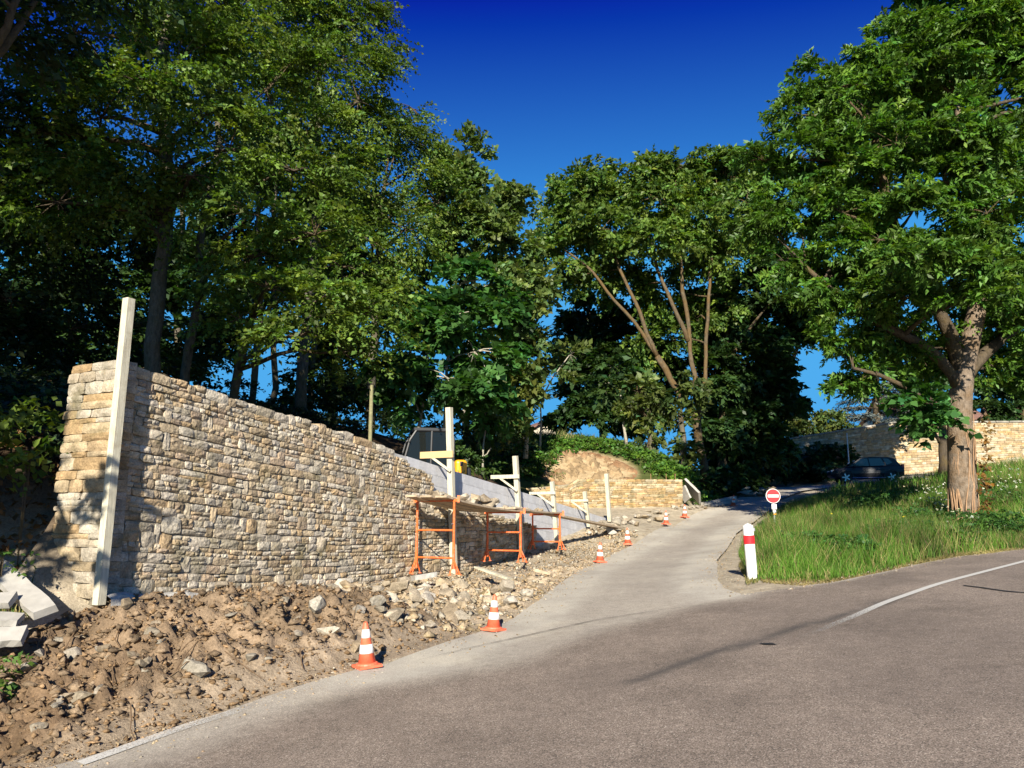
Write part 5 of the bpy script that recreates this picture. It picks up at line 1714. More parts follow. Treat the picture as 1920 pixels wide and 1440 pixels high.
tree("tree", "shaded thin-stemmed tree at the far left behind the bank", "tree",
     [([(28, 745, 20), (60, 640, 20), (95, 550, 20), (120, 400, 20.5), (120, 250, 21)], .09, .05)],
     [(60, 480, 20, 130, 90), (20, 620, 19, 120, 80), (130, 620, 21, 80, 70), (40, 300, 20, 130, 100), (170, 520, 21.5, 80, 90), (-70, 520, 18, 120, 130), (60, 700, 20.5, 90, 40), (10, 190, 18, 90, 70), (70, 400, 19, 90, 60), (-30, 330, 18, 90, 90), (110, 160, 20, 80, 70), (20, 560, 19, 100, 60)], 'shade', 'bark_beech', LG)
tree("tree", "tall beech with the thickest visible trunk, left of the others behind the wall", "tree",
     [([(270, 800, 18), (285, 640, 18), (298, 500, 18.2), (312, 320, 18.5), (320, 100, 19), (330, -80, 19.5)], .20, .10)],
     [(330, 120, 18.5, 140, 100), (190, 220, 18, 130, 90), (430, 280, 17.5, 110, 70), (300, -60, 19, 190, 120), (110, 380, 18, 110, 80), (260, 400, 17.5, 90, 45), (140, 60, 18.5, 130, 100), (360, 330, 17, 80, 40), (250, 150, 17.5, 120, 60), (150, 300, 17.5, 110, 50), (380, 220, 17.2, 100, 45), (230, 330, 17.2, 90, 40), (60, 250, 18, 90, 60)], 'beech', 'bark_beech', LG)
tree("tree", "slim pale-barked beech right of the thickest trunk, with bright arching sprays", "tree",
     [([(340, 800, 19), (352, 680, 19), (368, 560, 19), (380, 430, 19.2), (400, 250, 19.5), (430, 50, 20)], .115, .06)],
     [(500, 170, 20, 110, 80), (430, 20, 20, 140, 80), (550, 320, 18, 100, 50), (470, 400, 16.8, 70, 30), (590, 440, 17.2, 90, 45), (410, 520, 18, 60, 40), (480, 480, 17.5, 70, 35)], 'beech', 'bark_beech', LG, 1.1)
tree("tree", "low-branching beech with bright sprays hanging over the wall top", "tree",
     [([(436, 800, 20), (450, 680, 19.5), (480, 580, 18.8), (520, 500, 18.2)], .13, .06)],
     [(500, 540, 17, 75, 40), (600, 560, 17, 80, 45), (680, 590, 17.4, 70, 50), (560, 630, 17.2, 70, 40), (640, 500, 18, 80, 40), (700, 520, 18.5, 60, 50), (640, 660, 18, 60, 40), (450, 600, 18, 50, 30)], 'beech', 'bark_beech', LG, 1.1)
tree("tree", "tallest rounded crown on the left skyline behind the beeches", "tree",
     [([(560, 800, 25), (570, 600, 25), (590, 350, 25), (600, 100, 26)], .20, .10)],
     [(610, 120, 25, 120, 110), (540, 0, 25, 140, 110), (650, 45, 25, 75, 65), (672, 190, 25, 70, 80), (580, 280, 24, 110, 80), (650, 330, 24, 80, 60), (480, 90, 25, 100, 90)], 'beech', 'bark_beech', LG, 1.0)
tree("tree", "bushy tree stepping down the left skyline, right of the tallest crown", "tree",
     [([(690, 830, 27), (700, 600, 27), (720, 350, 27)], .17, .08)],
     [(735, 255, 27, 75, 75), (775, 205, 27, 35, 35), (700, 370, 26, 90, 60), (790, 310, 27, 50, 55), (760, 430, 25, 80, 50), (690, 450, 24.5, 70, 40), (820, 380, 27, 40, 60)], 'beech', 'bark_beech', LG)
tree("tree", "pale-leaved poplar at the right end of the left skyline", "tree",
     [([(880, 870, 31), (882, 700, 31), (885, 500, 31), (890, 330, 31)], .18, .06)],
     [(880, 310, 31, 42, 50), (850, 340, 30, 40, 60), (920, 370, 31, 45, 55), (955, 400, 31, 35, 50), (890, 440, 30, 80, 70), (960, 480, 31, 40, 60), (860, 410, 29, 50, 50), (985, 560, 31, 40, 70), (940, 530, 30, 60, 50)], 'poplar', 'bark_pale', LG, 1.0)
tree("tree", "dark green maple with broad leaves hanging low behind the excavator", "tree",
     [([(780, 830, 23), (790, 760, 23), (798, 680, 23.2), (820, 560, 23.5)], .06, .04), ([(835, 840, 23.3), (832, 740, 23.3), (850, 640, 23.5)], .07, .04)],
     [(830, 600, 23, 90, 60), (770, 660, 22.5, 60, 55), (890, 660, 23, 70, 60), (840, 710, 22.5, 90, 45), (920, 590, 24, 60, 55), (790, 570, 23.5, 60, 40), (870, 530, 24, 60, 40), (900, 750, 23.5, 60, 45), (770, 740, 23, 45, 35)], 'maple', 'bark_pale', LG)
tree("tree", "loose leafy tree right of the maple, before the sky gap", "tree",
     [([(985, 860, 33), (985, 760, 33), (990, 640, 33)], .09, .05)],
     [(990, 620, 32, 38, 50), (975, 700, 32, 45, 45), (940, 690, 31, 45, 50), (965, 770, 33, 50, 40), (930, 780, 31, 45, 40), (1000, 540, 32, 30, 35)], 'bright', 'bark_pale', LG, .8)
for i, (px, top, Y, lab) in enumerate(((478, 560, 26, "dark slim trunk standing against the sky just above the wall"), (512, 520, 28, "second dark slim trunk against the sky, a little farther right"), (585, 500, 30, "dark trunk half hidden behind the hanging beech sprays"))):
    tree("tree", lab, "tree", [([(px - 4, 790, Y), (px, 680, Y), (px + 4, top, Y), (px + 6, top - 200, Y)], .12, .07)],
         [(px, top - 60, Y, 90, 60), (px + 30, top - 180, Y + 1, 110, 80), (px - 40, top + 20, Y + 1, 60, 50)], 'shade', 'bark_beech', LG, .8)
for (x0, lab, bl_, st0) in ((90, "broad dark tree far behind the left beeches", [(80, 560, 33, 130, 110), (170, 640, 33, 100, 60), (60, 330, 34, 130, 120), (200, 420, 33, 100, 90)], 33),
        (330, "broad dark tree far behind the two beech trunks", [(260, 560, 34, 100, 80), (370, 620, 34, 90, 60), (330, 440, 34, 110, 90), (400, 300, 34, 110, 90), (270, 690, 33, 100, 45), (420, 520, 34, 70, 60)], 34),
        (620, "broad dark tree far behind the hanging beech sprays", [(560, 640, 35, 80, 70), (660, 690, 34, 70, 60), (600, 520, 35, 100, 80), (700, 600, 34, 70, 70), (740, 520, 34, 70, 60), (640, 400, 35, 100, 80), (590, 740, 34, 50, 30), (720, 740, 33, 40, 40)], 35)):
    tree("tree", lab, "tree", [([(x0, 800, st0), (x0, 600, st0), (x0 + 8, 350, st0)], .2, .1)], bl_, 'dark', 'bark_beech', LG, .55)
MG = "trees beyond the grassy knoll"
tree("tree", "tree with gold-barked stems fanning left across the middle of the picture", "tree",
     [([(1318, 905, 39), (1312, 850, 39), (1300, 785, 39), (1262, 720, 39), (1232, 668, 39)], .22, .15),
      ([(1232, 668, 39), (1190, 600, 39), (1150, 560, 39), (1110, 505, 39.5), (1060, 470, 40)], .105, .05),
      ([(1232, 668, 39), (1200, 590, 39.2), (1165, 520, 39.6), (1148, 450, 40), (1100, 400, 40)], .115, .05),
      ([(1308, 820, 39), (1300, 700, 39), (1285, 600, 39.3), (1272, 500, 39.6), (1262, 400, 40)], .145, .06),
      ([(1290, 640, 39.3), (1260, 570, 39.3), (1232, 510, 39.6), (1215, 440, 40)], .12, .06),
      ([(1316, 780, 39.3), (1325, 620, 40), (1330, 520, 40.4), (1345, 420, 41)], .12, .06)],
     [(1085, 375, 40, 60, 45), (1045, 420, 40, 35, 40), (1160, 350, 41, 70, 45), (1230, 370, 40, 70, 55), (1130, 430, 39, 70, 50), (1290, 350, 41, 70, 50), (1360, 330, 41, 60, 45), (1320, 420, 40, 80, 60), (1230, 450, 39, 80, 40), (1390, 400, 42, 60, 70), (1065, 480, 40, 40, 35), (1360, 480, 41, 60, 50), (1030, 380, 40.5, 22, 25), (1180, 480, 41, 60, 40), (1200, 318, 41, 60, 26), (1120, 330, 40, 50, 26), (1270, 312, 41, 55, 26), (1340, 305, 41, 55, 26), (1400, 310, 42, 50, 40), (1300, 480, 41.5, 60, 45), (1090, 430, 40.5, 50, 45), (1120, 520, 42, 50, 45), (1185, 550, 43, 50, 45), (1245, 560, 43, 50, 50), (1300, 600, 43, 40, 50), (1070, 530, 42, 30, 30), (1340, 560, 43, 40, 50), (1260, 640, 43, 40, 40), (1200, 640, 43.5, 40, 40)], 'birch', 'bark_gold', MG, .9, limb_r=.07)
tree("tree", "dark dense tree filling the gap behind the gold-barked stems", "tree",
     [([(1130, 850, 47), (1130, 750, 47), (1125, 620, 47)], .22, .1)],
     [(1110, 610, 47, 50, 50), (1085, 670, 46, 45, 45), (1150, 700, 46, 60, 60), (1190, 640, 47, 55, 55), (1075, 740, 46, 45, 50), (1190, 760, 45, 60, 50), (1120, 780, 45, 70, 40), (1230, 700, 46, 50, 60), (1060, 620, 48, 20, 25)], 'dark', 'bark_beech', MG, 1.2)
tree("tree", "dark shaded tree leaning right, behind the gold-barked stems", "tree",
     [([(1352, 900, 44), (1350, 800, 44), (1356, 650, 44), (1370, 500, 44.5)], .25, .1), ([(1356, 700, 44), (1400, 620, 44), (1450, 560, 44.5)], .12, .05), ([(1440, 860, 46), (1455, 760, 46), (1490, 660, 46), (1530, 580, 46)], .18, .06)],
     [(1350, 590, 45, 60, 60), (1400, 680, 45, 70, 60), (1440, 620, 46, 55, 50), (1335, 700, 44, 50, 60), (1455, 720, 46, 45, 50), (1410, 780, 46, 80, 50), (1490, 620, 47, 35, 30), (1345, 800, 44, 60, 50), (1450, 810, 46, 60, 40), (1400, 540, 45, 60, 40), (1380, 850, 46, 70, 35), (1470, 560, 45, 50, 40), (1510, 590, 46, 36, 26), (1480, 500, 45, 50, 40), (1430, 470, 44, 50, 50)], 'dark', 'bark_limb', MG, 1.3)
def ivy_tree(label, path, r0, blobs):
    return tree("ivy_trunk", label, "tree", [(path, r0, r0 * .6)], blobs, 'bright', 'bark_beech', "ivy-clad trunks on the knoll", .9, lump=.7)
ivy_tree("ivy-clad trunk at the right of the knoll, sunlit leaves all up it", [(1222, 868, 37.2), (1218, 800, 37.2), (1208, 740, 37.4)], .16,
         [(1215, 830, 37, 11, 30), (1207, 775, 37, 24, 26), (1195, 735, 37, 30, 24), (1235, 760, 37.4, 18, 26)])
ivy_tree("darker ivy-clad trunk beside the leaning gold-barked stems", [(1288, 900, 37.8), (1284, 840, 37.8), (1276, 770, 38)], .18,
         [(1283, 850, 37.6, 11, 40), (1278, 790, 37.7, 14, 30), (1300, 720, 38.2, 14, 40)])
SG2 = "young trees on the knoll"
tree("sapling", "pale curved young tree left on the knoll, bending right at its top", "tree",
     [([(1012, 850, 35), (1013, 790, 35), (1013, 745, 35), (1025, 718, 35), (1050, 690, 35), (1072, 660, 35)], .05, .02)], [(1070, 665, 35, 26, 16), (1040, 700, 35, 22, 10), (1000, 690, 35, 22, 22)], 'bright', 'bark_pale', SG2, .5, limb_r=.02)
tree("sapling", "straight pale trunk in the middle of the knoll's skyline", "tree",
     [([(1176, 842, 37.5), (1172, 800, 37.5), (1168, 765, 37.5), (1160, 690, 37.5)], .08, .05)], [(1150, 690, 38, 35, 25), (1130, 720, 38, 30, 25)], 'dark', 'bark_pale', SG2, .6, limb_r=.03)
tree("sapling", "thin forked young tree just behind the block wall", "tree",
     [([(905, 895, 24), (908, 850, 24), (912, 800, 24.2), (914, 750, 24.5)], .035, .02), ([(908, 855, 24), (925, 830, 24)], .02, .01)], [(912, 745, 24.5, 35, 25), (930, 800, 24.5, 26, 18)], 'maple', 'bark_pale', SG2, .5, limb_r=.02)

big_ash = tree("ash_tree", "big spreading ash with a thick reddish trunk on the grass verge", "tree",
     [([(1816, 1000, 22), (1808, 960, 22), (1802, 870, 22), (1800, 780, 22), (1806, 700, 22), (1816, 640, 22), (1834, 580, 22), (1836, 500, 22), (1815, 360, 22), (1795, 180, 22.4)], .38, .08),
      ([(1803, 715, 22), (1800, 670, 22), (1776, 610, 21.8), (1745, 560, 21.6), (1695, 480, 21.4), (1662, 380, 21.4), (1640, 250, 21.6)], .24, .09),
      ([(1801, 745, 22), (1790, 700, 21.9), (1748, 655, 21.6), (1660, 615, 21.3), (1590, 570, 21.2), (1510, 500, 21.4)], .17, .06),
      ([(1804, 730, 22), (1818, 690, 22), (1870, 640, 22.2), (1930, 600, 22.4), (2000, 520, 23)], .18, .08),
      ([(1800, 800, 22), (1720, 740, 21.4), (1650, 700, 21.1), (1600, 690, 21)], .10, .04)],
     [(1740, 120, 22, 120, 80), (1870, 70, 22, 120, 80), (1620, 200, 22, 90, 60), (1550, 280, 22, 70, 55), (1680, 270, 21, 100, 60), (1820, 250, 21, 110, 70), (1480, 350, 22.5, 60, 45), (1580, 400, 21, 90, 50), (1710, 400, 20.6, 90, 50), (1850, 400, 21, 100, 60), (1430, 420, 22, 60, 40), (1470, 490, 22, 60, 35), (1900, 540, 21, 80, 60), (1560, 540, 21.5, 60, 35), (1640, 520, 22.5, 60, 40), (1600, 640, 21.5, 55, 30), (1690, 650, 22, 50, 35), (1850, 680, 22.8, 60, 35), (1990, 200, 22, 150, 110), (2000, 430, 22, 120, 100), (1960, 700, 23, 70, 50), (1400, 380, 22.5, 35, 30), (1660, 130, 22.3, 80, 50), (1430, 300, 22, 50, 32), (1500, 215, 22, 62, 46), (1570, 165, 22, 75, 50), (1650, 95, 22, 80, 48), (1730, 55, 22, 85, 45), (1820, 20, 22, 90, 50), (1500, 300, 22, 80, 50), (1640, 340, 21.5, 90, 55), (1770, 340, 21, 90, 50), (1580, 470, 21.5, 80, 45), (1700, 500, 20.8, 70, 40), (1860, 320, 21.5, 90, 60), (1790, 430, 23, 90, 50), (1890, 620, 22, 60, 40), (1700, 560, 20.3, 90, 42), (1780, 465, 18.6, 90, 42), (1865, 500, 18.6, 80, 44), (1715, 480, 18.6, 70, 40), (1830, 560, 19, 50, 26), (1790, 620, 24, 80, 45), (1720, 660, 24, 60, 40), (1865, 645, 24, 70, 45), (1900, 560, 24, 60, 50), (1780, 530, 24, 80, 50), (1650, 450, 20.5, 90, 46), (1560, 520, 21.5, 80, 40), (1620, 590, 21.2, 70, 34), (1580, 640, 21.5, 50, 26), (1520, 560, 21.5, 46, 28), (1640, 690, 21.8, 66, 34), (1690, 620, 22.6, 70, 40), (1590, 720, 22, 44, 22), (1500, 420, 22, 60, 40), (1540, 370, 21.6, 70, 40), ('w', 18.5, 22, 14.5, 3.2, 3, 2.6), ('w', 17.5, 22.5, 19, 3.2, 3, 2.6), ('w', 20.6, 23, 17, 2.6, 3, 2.6), ('w', 15, 23, 21.5, 3, 3, 2), ('w', 18.5, 23, 22.5, 3.0, 3, 2.2), ('w', 21.3, 22.5, 23.3, 2.2, 2.6, 2.0), ('w', 18, 22, 24.6, 3.4, 3, 2.0), ('w', 20.5, 22, 25, 2.4, 2.6, 1.8), ('w', 22.3, 23, 20, 2.0, 2.6, 2.0), ('w', 14, 26, 17, 3.5, 3, 3)],  # world-placed blobs: mostly unseen boughs added to shade the car and far wall
     'ash', 'bark_ash', None, 1.0, limb_r=.07, lump=.5,
     extra_leaf=crown_parts([(P(1735, 770, 21), (.5, .5, .55)), (P(1755, 795, 21.2), (.45, .4, .4)), (P(1700, 745, 21.2), (.5, .5, .25))], 'maple', .9)[0])
# ivy roots on the ash trunk and a fringe of leaves at its right side
mb = MB(); r_ = random.Random(5)
for i in range(26):
    a0 = r_.uniform(0, 6.28); pts = []
    for k in range(7):
        py = 975 - k * 30 * r_.uniform(.9, 1.1); q = P(1807 - k * .8, py, 22); rad = lerp(.385, .33, k / 6) + .005
        a0 += r_.gauss(0, .14); pts.append((q[0] + math.cos(a0) * rad, q[1] + math.sin(a0) * rad, q[2]))
    mb.tube(pts, [.016, .016, .014, .013, .012, .01, .007], 5)
mb.build("ivy_roots", simple("ivy_root_bark", (0.33, 0.20, 0.11), .95, var=.3), big_ash)
V, Q, T = merge([spray_leaves(np.array([P(px, py, 21.8) for px, py in zip(RNG.normal(1836, 5, 60), RNG.uniform(780, 985, 60))]) - np.array([0, .1, 0]), np.tile([.6, -.5, .2], (60, 1)) + RNG.normal(0, .3, (60, 3)), np.tile([.1, -.8, .6], (60, 1)) + RNG.normal(0, .2, (60, 3)), .22, 6, .09, .8, .2, np.array([.16, .085, .02]) if True else None, .4, seed=77)])
tag(link("ivy_leaves", quads_mesh("ivy_leaves", V, Q, T), MAT['leaf'], big_ash), kind='stuff')

# cedar: flat tiers of blue-grey needles
def cedar():
    base = P(1640, 850, 62); t = thing("cedar_tree", "blue-grey cedar with flat layered boughs behind the high wall", "tree", base)
    mb = MB(); top = P(1646, 655, 62); mb.tube([base - np.array([0, 0, 2.5]), (base + top) / 2, top], [.4, .25, .05], 10)
    O, D, NN = [], [], []
    r = random.Random(3)
    for i in range(44):
        k = i / 43; py = lerp(835, 668, k); c = P(1642 + r.uniform(-4, 4), py, 62)
        L = lerp(5.2, 1.2, k ** 1.2) * r.uniform(.6, 1.1); a = r.uniform(0, 6.28)
        e = c + np.array([math.cos(a) * L, math.sin(a) * L, .25 * L * r.uniform(-.1, .6)])
        mb.tube([c, (c + e) / 2 + np.array([0, 0, .15]), e], [.07, .045, .015], 5)
        for j in range(int(55 * L / 3)):
            q = r.uniform(.2, 1.02); p = c + (e - c) * q + np.array([r.gauss(0, .35) * q, r.gauss(0, .35) * q, r.gauss(0, .10) + .1])
            b = a + r.gauss(0, .9)
            O.append(p); D.append((math.cos(b), math.sin(b), r.uniform(-.1, .15))); NN.append((r.gauss(0, .2), r.gauss(0, .2), 1))
    mb.build("trunk", MAT['bark_limb'], t)
    O = np.array(O); D = np.array(D); D /= np.linalg.norm(D, axis=1, keepdims=True); NN = np.array(NN); NN /= np.linalg.norm(NN, axis=1, keepdims=True)
    V, Q, T = spray_leaves(O, D, NN, .55, 12, .24, .28, .15, (.11, .13, .118), .25, njit=.5, seed=31)
    link("crown", quads_mesh("crown", V, Q, T), MAT['needle'], t)
cedar()
RG = "small trees beyond the high wall"
tree("tree", "small bright tree beside the cedar, left of it on the skyline", "tree", [([(1490, 860, 62), (1488, 780, 62)], .12, .06)], [(1485, 775, 62, 26, 22), (1500, 810, 61, 30, 22), (1470, 740, 63, 18, 20), (1520, 800, 62, 20, 14)], 'bright', 'bark_limb', RG, .8, limb_r=.04)
tree("tree", "small yellowish tree just above the wall, touching the cedar's left", "tree", [([(1562, 860, 61), (1560, 790, 61)], .1, .05)], [(1560, 785, 61, 22, 16), (1580, 805, 60.5, 24, 14), (1540, 805, 61, 20, 12)], 'bright', 'bark_limb', RG, .8, limb_r=.04)
tree("tree", "green tree above the wall behind the ash trunk", "tree", [([(1760, 860, 60), (1760, 740, 60)], .15, .06)], [(1770, 745, 60, 35, 25), (1720, 770, 60, 25, 20), (1840, 740, 60, 35, 30), (1860, 770, 59, 40, 20), (1760, 700, 61, 30, 30)], 'dark', 'bark_limb', RG, 1.0, limb_r=.04)
tree("tree", "dark tree above the wall at the right picture edge", "tree", [([(1925, 860, 58), (1920, 760, 58)], .15, .06)], [(1905, 770, 58, 35, 25), (1940, 720, 58, 45, 45), (1880, 720, 59, 28, 25), (1960, 640, 58, 40, 50)], 'dark', 'bark_limb', RG, 1.0, limb_r=.04)
tree("tree", "dark tree with a stout trunk by the wall, left of the ash", "tree", [([(1772, 890, 49), (1768, 820, 49), (1752, 770, 49), (1730, 720, 49)], .32, .2), ([(1762, 830, 49), (1745, 800, 49)], .12, .08)],
     [(1725, 710, 49, 30, 26), (1700, 690, 49, 30, 24), (1745, 690, 50, 30, 20)], 'dark', 'bark_limb', RG, .7, limb_r=.06)

# ------------------------------------------------------------------ bushes and undergrowth
def bush(name, label, cat, blobs, style, group=None, scale=1.0, kind=None):
    b3 = []
    for b in blobs:
        c = P(*b[:3]); m_ = mpp(c); b3.append((c, (b[3] * m_, (b[3] + b[4]) * .5 * m_, b[4] * m_)))
    parts, tw = crown_parts(b3, style, scale, .6)
    V, Q, T = merge(parts)
    c0_ = b3[0][0]
    if kind:
        return tag(link(name, quads_mesh(name, V, Q, T), MAT['leaf']), kind=kind)
    t = thing(name, label, cat, (c0_[0], c0_[1], Hs(c0_[0], c0_[1])), group)
    link("foliage", quads_mesh("foliage", V, Q, T), MAT['leaf'], t)
    mb = MB()
    for a, b in tw[:9]:
        a2 = np.array([a[0], a[1], Hs(a[0], a[1])]); b = a * .6 + b * .4
        mb.tube([a2, (a2 + b) / 2 + np.array([0, 0, .05]), b], [.010, .007, .004], 4, cap=False)
    mb.build("stem", MAT['bark_limb'], t)
    return t
STY['bramble'] = dict(leaf=.085, asp=.85, k=9, L=.40, droop=.25, up=.6, dens=9, tint=(.085, .135, .022), nj=.5)
STY['herb'] = dict(leaf=.05, asp=.5, k=10, L=.28, droop=.15, up=.4, dens=22, tint=(.07, .13, .022), nj=.6)
STY['shrub'] = dict(leaf=.12, asp=.6, k=10, L=.4, droop=.2, up=.5, dens=10, tint=(.05, .095, .022), nj=.6)
bush("bramble_bush", "broad-leaved bramble catching sun on the left bank", "bush", [(30, 760, 11.5, 45, 22), (75, 775, 11.2, 26, 14), (10, 800, 10.8, 26, 14)], 'bramble', "bushes on the left bank", .7)
bush("bramble_bush", "small leafy plant low on the shaded left bank", "bush", [(55, 845, 10.5, 22, 12), (20, 860, 10.2, 16, 10)], 'bramble', "bushes on the left bank", .5)
bush("dark_bush", "shaded undergrowth along the top of the left half of the stone wall", "bush", [(300, 690, 24, 70, 22), (400, 715, 24, 50, 20), (220, 660, 23, 60, 30), (350, 640, 27, 80, 40), (430, 735, 25, 34, 14), (420, 660, 27, 50, 50)], 'shade', "undergrowth behind the wall", .8)
bush("dark_bush", "shaded undergrowth behind the old stake and the right half of the wall", "bush", [(590, 745, 27, 46, 22), (650, 760, 27, 46, 24), (705, 785, 27, 36, 22), (620, 700, 29, 60, 34), (560, 745, 27, 30, 16), (640, 720, 28, 60, 30), (690, 730, 29, 46, 34), (565, 700, 29, 26, 40)], 'shade', "undergrowth behind the wall", .8)
bush("dark_bush", "shaded undergrowth behind the cab of the excavator", "bush", [(800, 800, 27, 40, 26), (850, 800, 27, 44, 36), (900, 820, 28, 44, 36), (940, 830, 30, 40, 26)], 'shade', "undergrowth behind the wall", .8)
bush("weed_clump", "bright weeds beside the pale slabs at the left edge", "plant", [(5, 1045, 9.4, 22, 18), (12, 1270, 7.8, 16, 18), (-20, 1250, 7.8, 25, 25)], 'herb', None, .8)
bush("green_bush", "green shrubs on the bank just over the block wall, beside the cab", "bush", [(880, 862, 23, 24, 16), (905, 880, 23.5, 20, 12), (858, 850, 23, 16, 14)], 'shrub', "bushes on the bank", .9)
bush("green_bush", "lush low shrub left of the bare earth on the knoll", "bush", [(985, 872, 33.5, 28, 14), (1010, 862, 34.5, 26, 12), (965, 878, 31, 16, 10)], 'shrub', "bushes on the knoll", 1.0)
bush("dark_bush", "shaded undergrowth below the dark trees, beyond the pale beams", "bush", [(1340, 905, 40, 26, 20), (1375, 895, 43, 36, 26), (1310, 905, 38.5, 18, 16)], 'dark', "bushes under the dark trees", .8)
bush("dark_bush", "dark ivy and shrubs against the shaded part of the high wall", "bush", [(1470, 870, 55, 60, 26), (1530, 860, 55.5, 40, 26), (1420, 875, 54, 40, 30), (1570, 850, 55.6, 26, 22)], 'dark', "bushes under the dark trees", .8)

# leaf ground cover on the knoll and bank
def cover(name, n, poly, leaf, tint, up=.8, hmin=.02, hmax=.25, asp=.7, k=6, tv=.3, L=.25, mat='leaf'):
    poly = np.array(poly); lo, hi = poly.min(0), poly.max(0)
    x = RNG.uniform(lo[0], hi[0], n * 3); y = RNG.uniform(lo[1], hi[1], n * 3)
    m = inside(x, y, poly); x, y = x[m][:n], y[m][:n]
    z = H(x, y) + RNG.uniform(hmin, hmax, len(x))
    a = RNG.uniform(0, 6.28, len(x))
    D = np.c_[np.cos(a), np.sin(a), RNG.uniform(-.1, .5, len(x))]; D /= np.linalg.norm(D, axis=1, keepdims=True)
    NN = np.c_[RNG.normal(0, .4, len(x)), RNG.normal(-.35, .4, len(x)), np.full(len(x), up)]; NN /= np.linalg.norm(NN, axis=1, keepdims=True)
    V, Q, T = spray_leaves(np.c_[x, y, z], D, NN, L, k, leaf, asp, .3, np.array(tint), tv, njit=.45, seed=n)
    return tag(link(name, quads_mesh(name, V, Q, T), MAT[mat]), kind='stuff')
knoll_poly = np.array([(-4.5, 28.5), (-1.0, 30.2), (0.2, 32.2), (1.6, 33.5), (2.4, 35.6), (4.0, 36.4), (5.6, 35.5), (6.6, 34.0), (7.6, 33.9), (10.0, 37.5), (11, 43), (4, 43), (-3, 42), (-6, 36)])
cover("knoll_ground_cover", 9000, knoll_poly, .13, (.075, .16, .02), hmax=.35, L=.3)
cover("bank_ground_cover", 3500, [(-9, 11.5), (-6.6, 11.4), (-5.5, 15), (-3.5, 19.5), (-5, 26), (-12, 24), (-13, 14)], .11, (.03, .05, .015), hmax=.2, mat='leaf')
cover("fallen_leaves", 2600, [(-10, 7.5), (-7.0, 8.6), (-6.2, 10.2), (-6.8, 12.5), (-9.5, 13), (-13, 10)], .09, (.16, .085, .03), hmin=.0, hmax=.05, k=3)
cover("woodland_undergrowth", 5000, [(9.5, 37), (14, 45.5), (18, 55), (10, 60), (2, 52), (8, 43)], .2, (.03, .06, .015), hmax=.5, L=.4)

# ------------------------------------------------------------------ grass
def grass(name, n, poly, h0, h1, w, tint, dry=.25, falloff=None, seed=5, bend=.35):
    r = np.random.default_rng(seed)
    poly = np.array(poly); lo, hi = poly.min(0), poly.max(0)
    xs, ys = np.empty(0), np.empty(0)
    while len(xs) < n:
        x = r.uniform(lo[0], hi[0], n * 2); y = r.uniform(lo[1], hi[1], n * 2)
        m = inside(x, y, poly)
        if falloff: m &= r.random(n * 2) < falloff(x, y)
        xs = np.r_[xs, x[m]]; ys = np.r_[ys, y[m]]
    x, y = xs[:n], ys[:n]
    z = H(x, y) - .03
    patch = fbm(x * .45, y * .45, 3)
    ed = polyline_dist(x, y, np.vstack([poly, poly[:1]]))
    hgt = r.uniform(h0, h1, n) * (1 - .75 * np.exp(-((x - 8.7) ** 2 / 1.6 + (y - 24.6) ** 2 / 4.0))) * (1 - .8 * np.exp(-((x - 12.0) ** 2 / 4.0 + (y - 18.9) ** 2 / 7.0))) * (1 + 1.1 * patch) * np.interp(y, [20, 30, 60], [1, .52, .5]) * (0.35 + .65 * sstep(0, .9, ed))
    a = r.uniform(0, 6.28, n); bx, by = np.cos(a), np.sin(a)
    fa = r.uniform(0, 6.28, n); fx, fy = np.cos(fa), np.sin(fa)
    be = hgt * bend * r.uniform(.3, 1.6, n)
    ww = w * r.uniform(.6, 1.4, n)
    b0 = np.c_[x, y, z]; up = np.array([0, 0, 1.0])
    def pt(k, kb): return b0 + np.c_[fx * be * kb, fy * be * kb, hgt * k]
    wv = np.c_[bx, by, np.zeros(n)] * ww[:, None] * .5
    m1 = pt(.5, .22); tp = pt(1.0, 1.0)
    V = np.stack([b0 - wv, b0 + wv, m1 + wv * .8, m1 - wv * .8, tp + wv * .1, tp - wv * .1], 1)
    idx = (np.arange(n) * 6)[:, None]
    Q = np.concatenate([idx + np.array([[0, 1, 2, 3]]), idx + np.array([[3, 2, 4, 5]])], 0)
    dr = (r.random(n) < dry * (1 + 1.2 * patch))[:, None]
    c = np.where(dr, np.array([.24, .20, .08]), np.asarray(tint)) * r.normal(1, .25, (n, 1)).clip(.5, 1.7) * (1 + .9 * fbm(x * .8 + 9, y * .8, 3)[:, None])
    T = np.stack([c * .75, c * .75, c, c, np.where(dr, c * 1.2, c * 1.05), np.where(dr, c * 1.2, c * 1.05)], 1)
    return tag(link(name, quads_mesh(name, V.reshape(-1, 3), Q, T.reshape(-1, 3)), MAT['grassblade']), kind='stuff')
near_v = np.vstack([VERGE_EDGE, [(14, 17.6), (18, 21), (22, 28), (18, 34), (14.5, 38), (12.9, 36.2)], VERGE_POLY[-5:]])
for i, (px, py, rr) in enumerate(((1590, 1055, 22), (1500, 1040, 18), (1700, 1020, 30), (1740, 985, 30), (1860, 1000, 34), (1880, 950, 30), (1640, 950, 24), (1780, 1030, 20))):
    g = G(px, py, 8); rm = rr * mpp(g) * 1.4
    an = np.arange(10) * .628
    cover("verge_herbs", 260, [(g[0] + math.cos(a) * rm * 1.4, g[1] + math.sin(a) * rm * 2.0) for a in an], .07, (.045, .11, .02), hmin=.12, hmax=.5, k=8, L=.3)
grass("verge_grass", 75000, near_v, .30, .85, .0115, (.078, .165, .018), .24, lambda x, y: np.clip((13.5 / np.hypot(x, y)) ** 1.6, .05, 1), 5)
grass("far_verge_grass", 26000, [(14, 37.5), (18, 33), (22, 27), (18, 20), (34, 22), (45, 30), (45, 54), (28, 54), (27, 47.4), (21, 45.6), (16.6, 41.6)], .5, 1.1, .030, (.078, .165, .018), .2, None, 6)
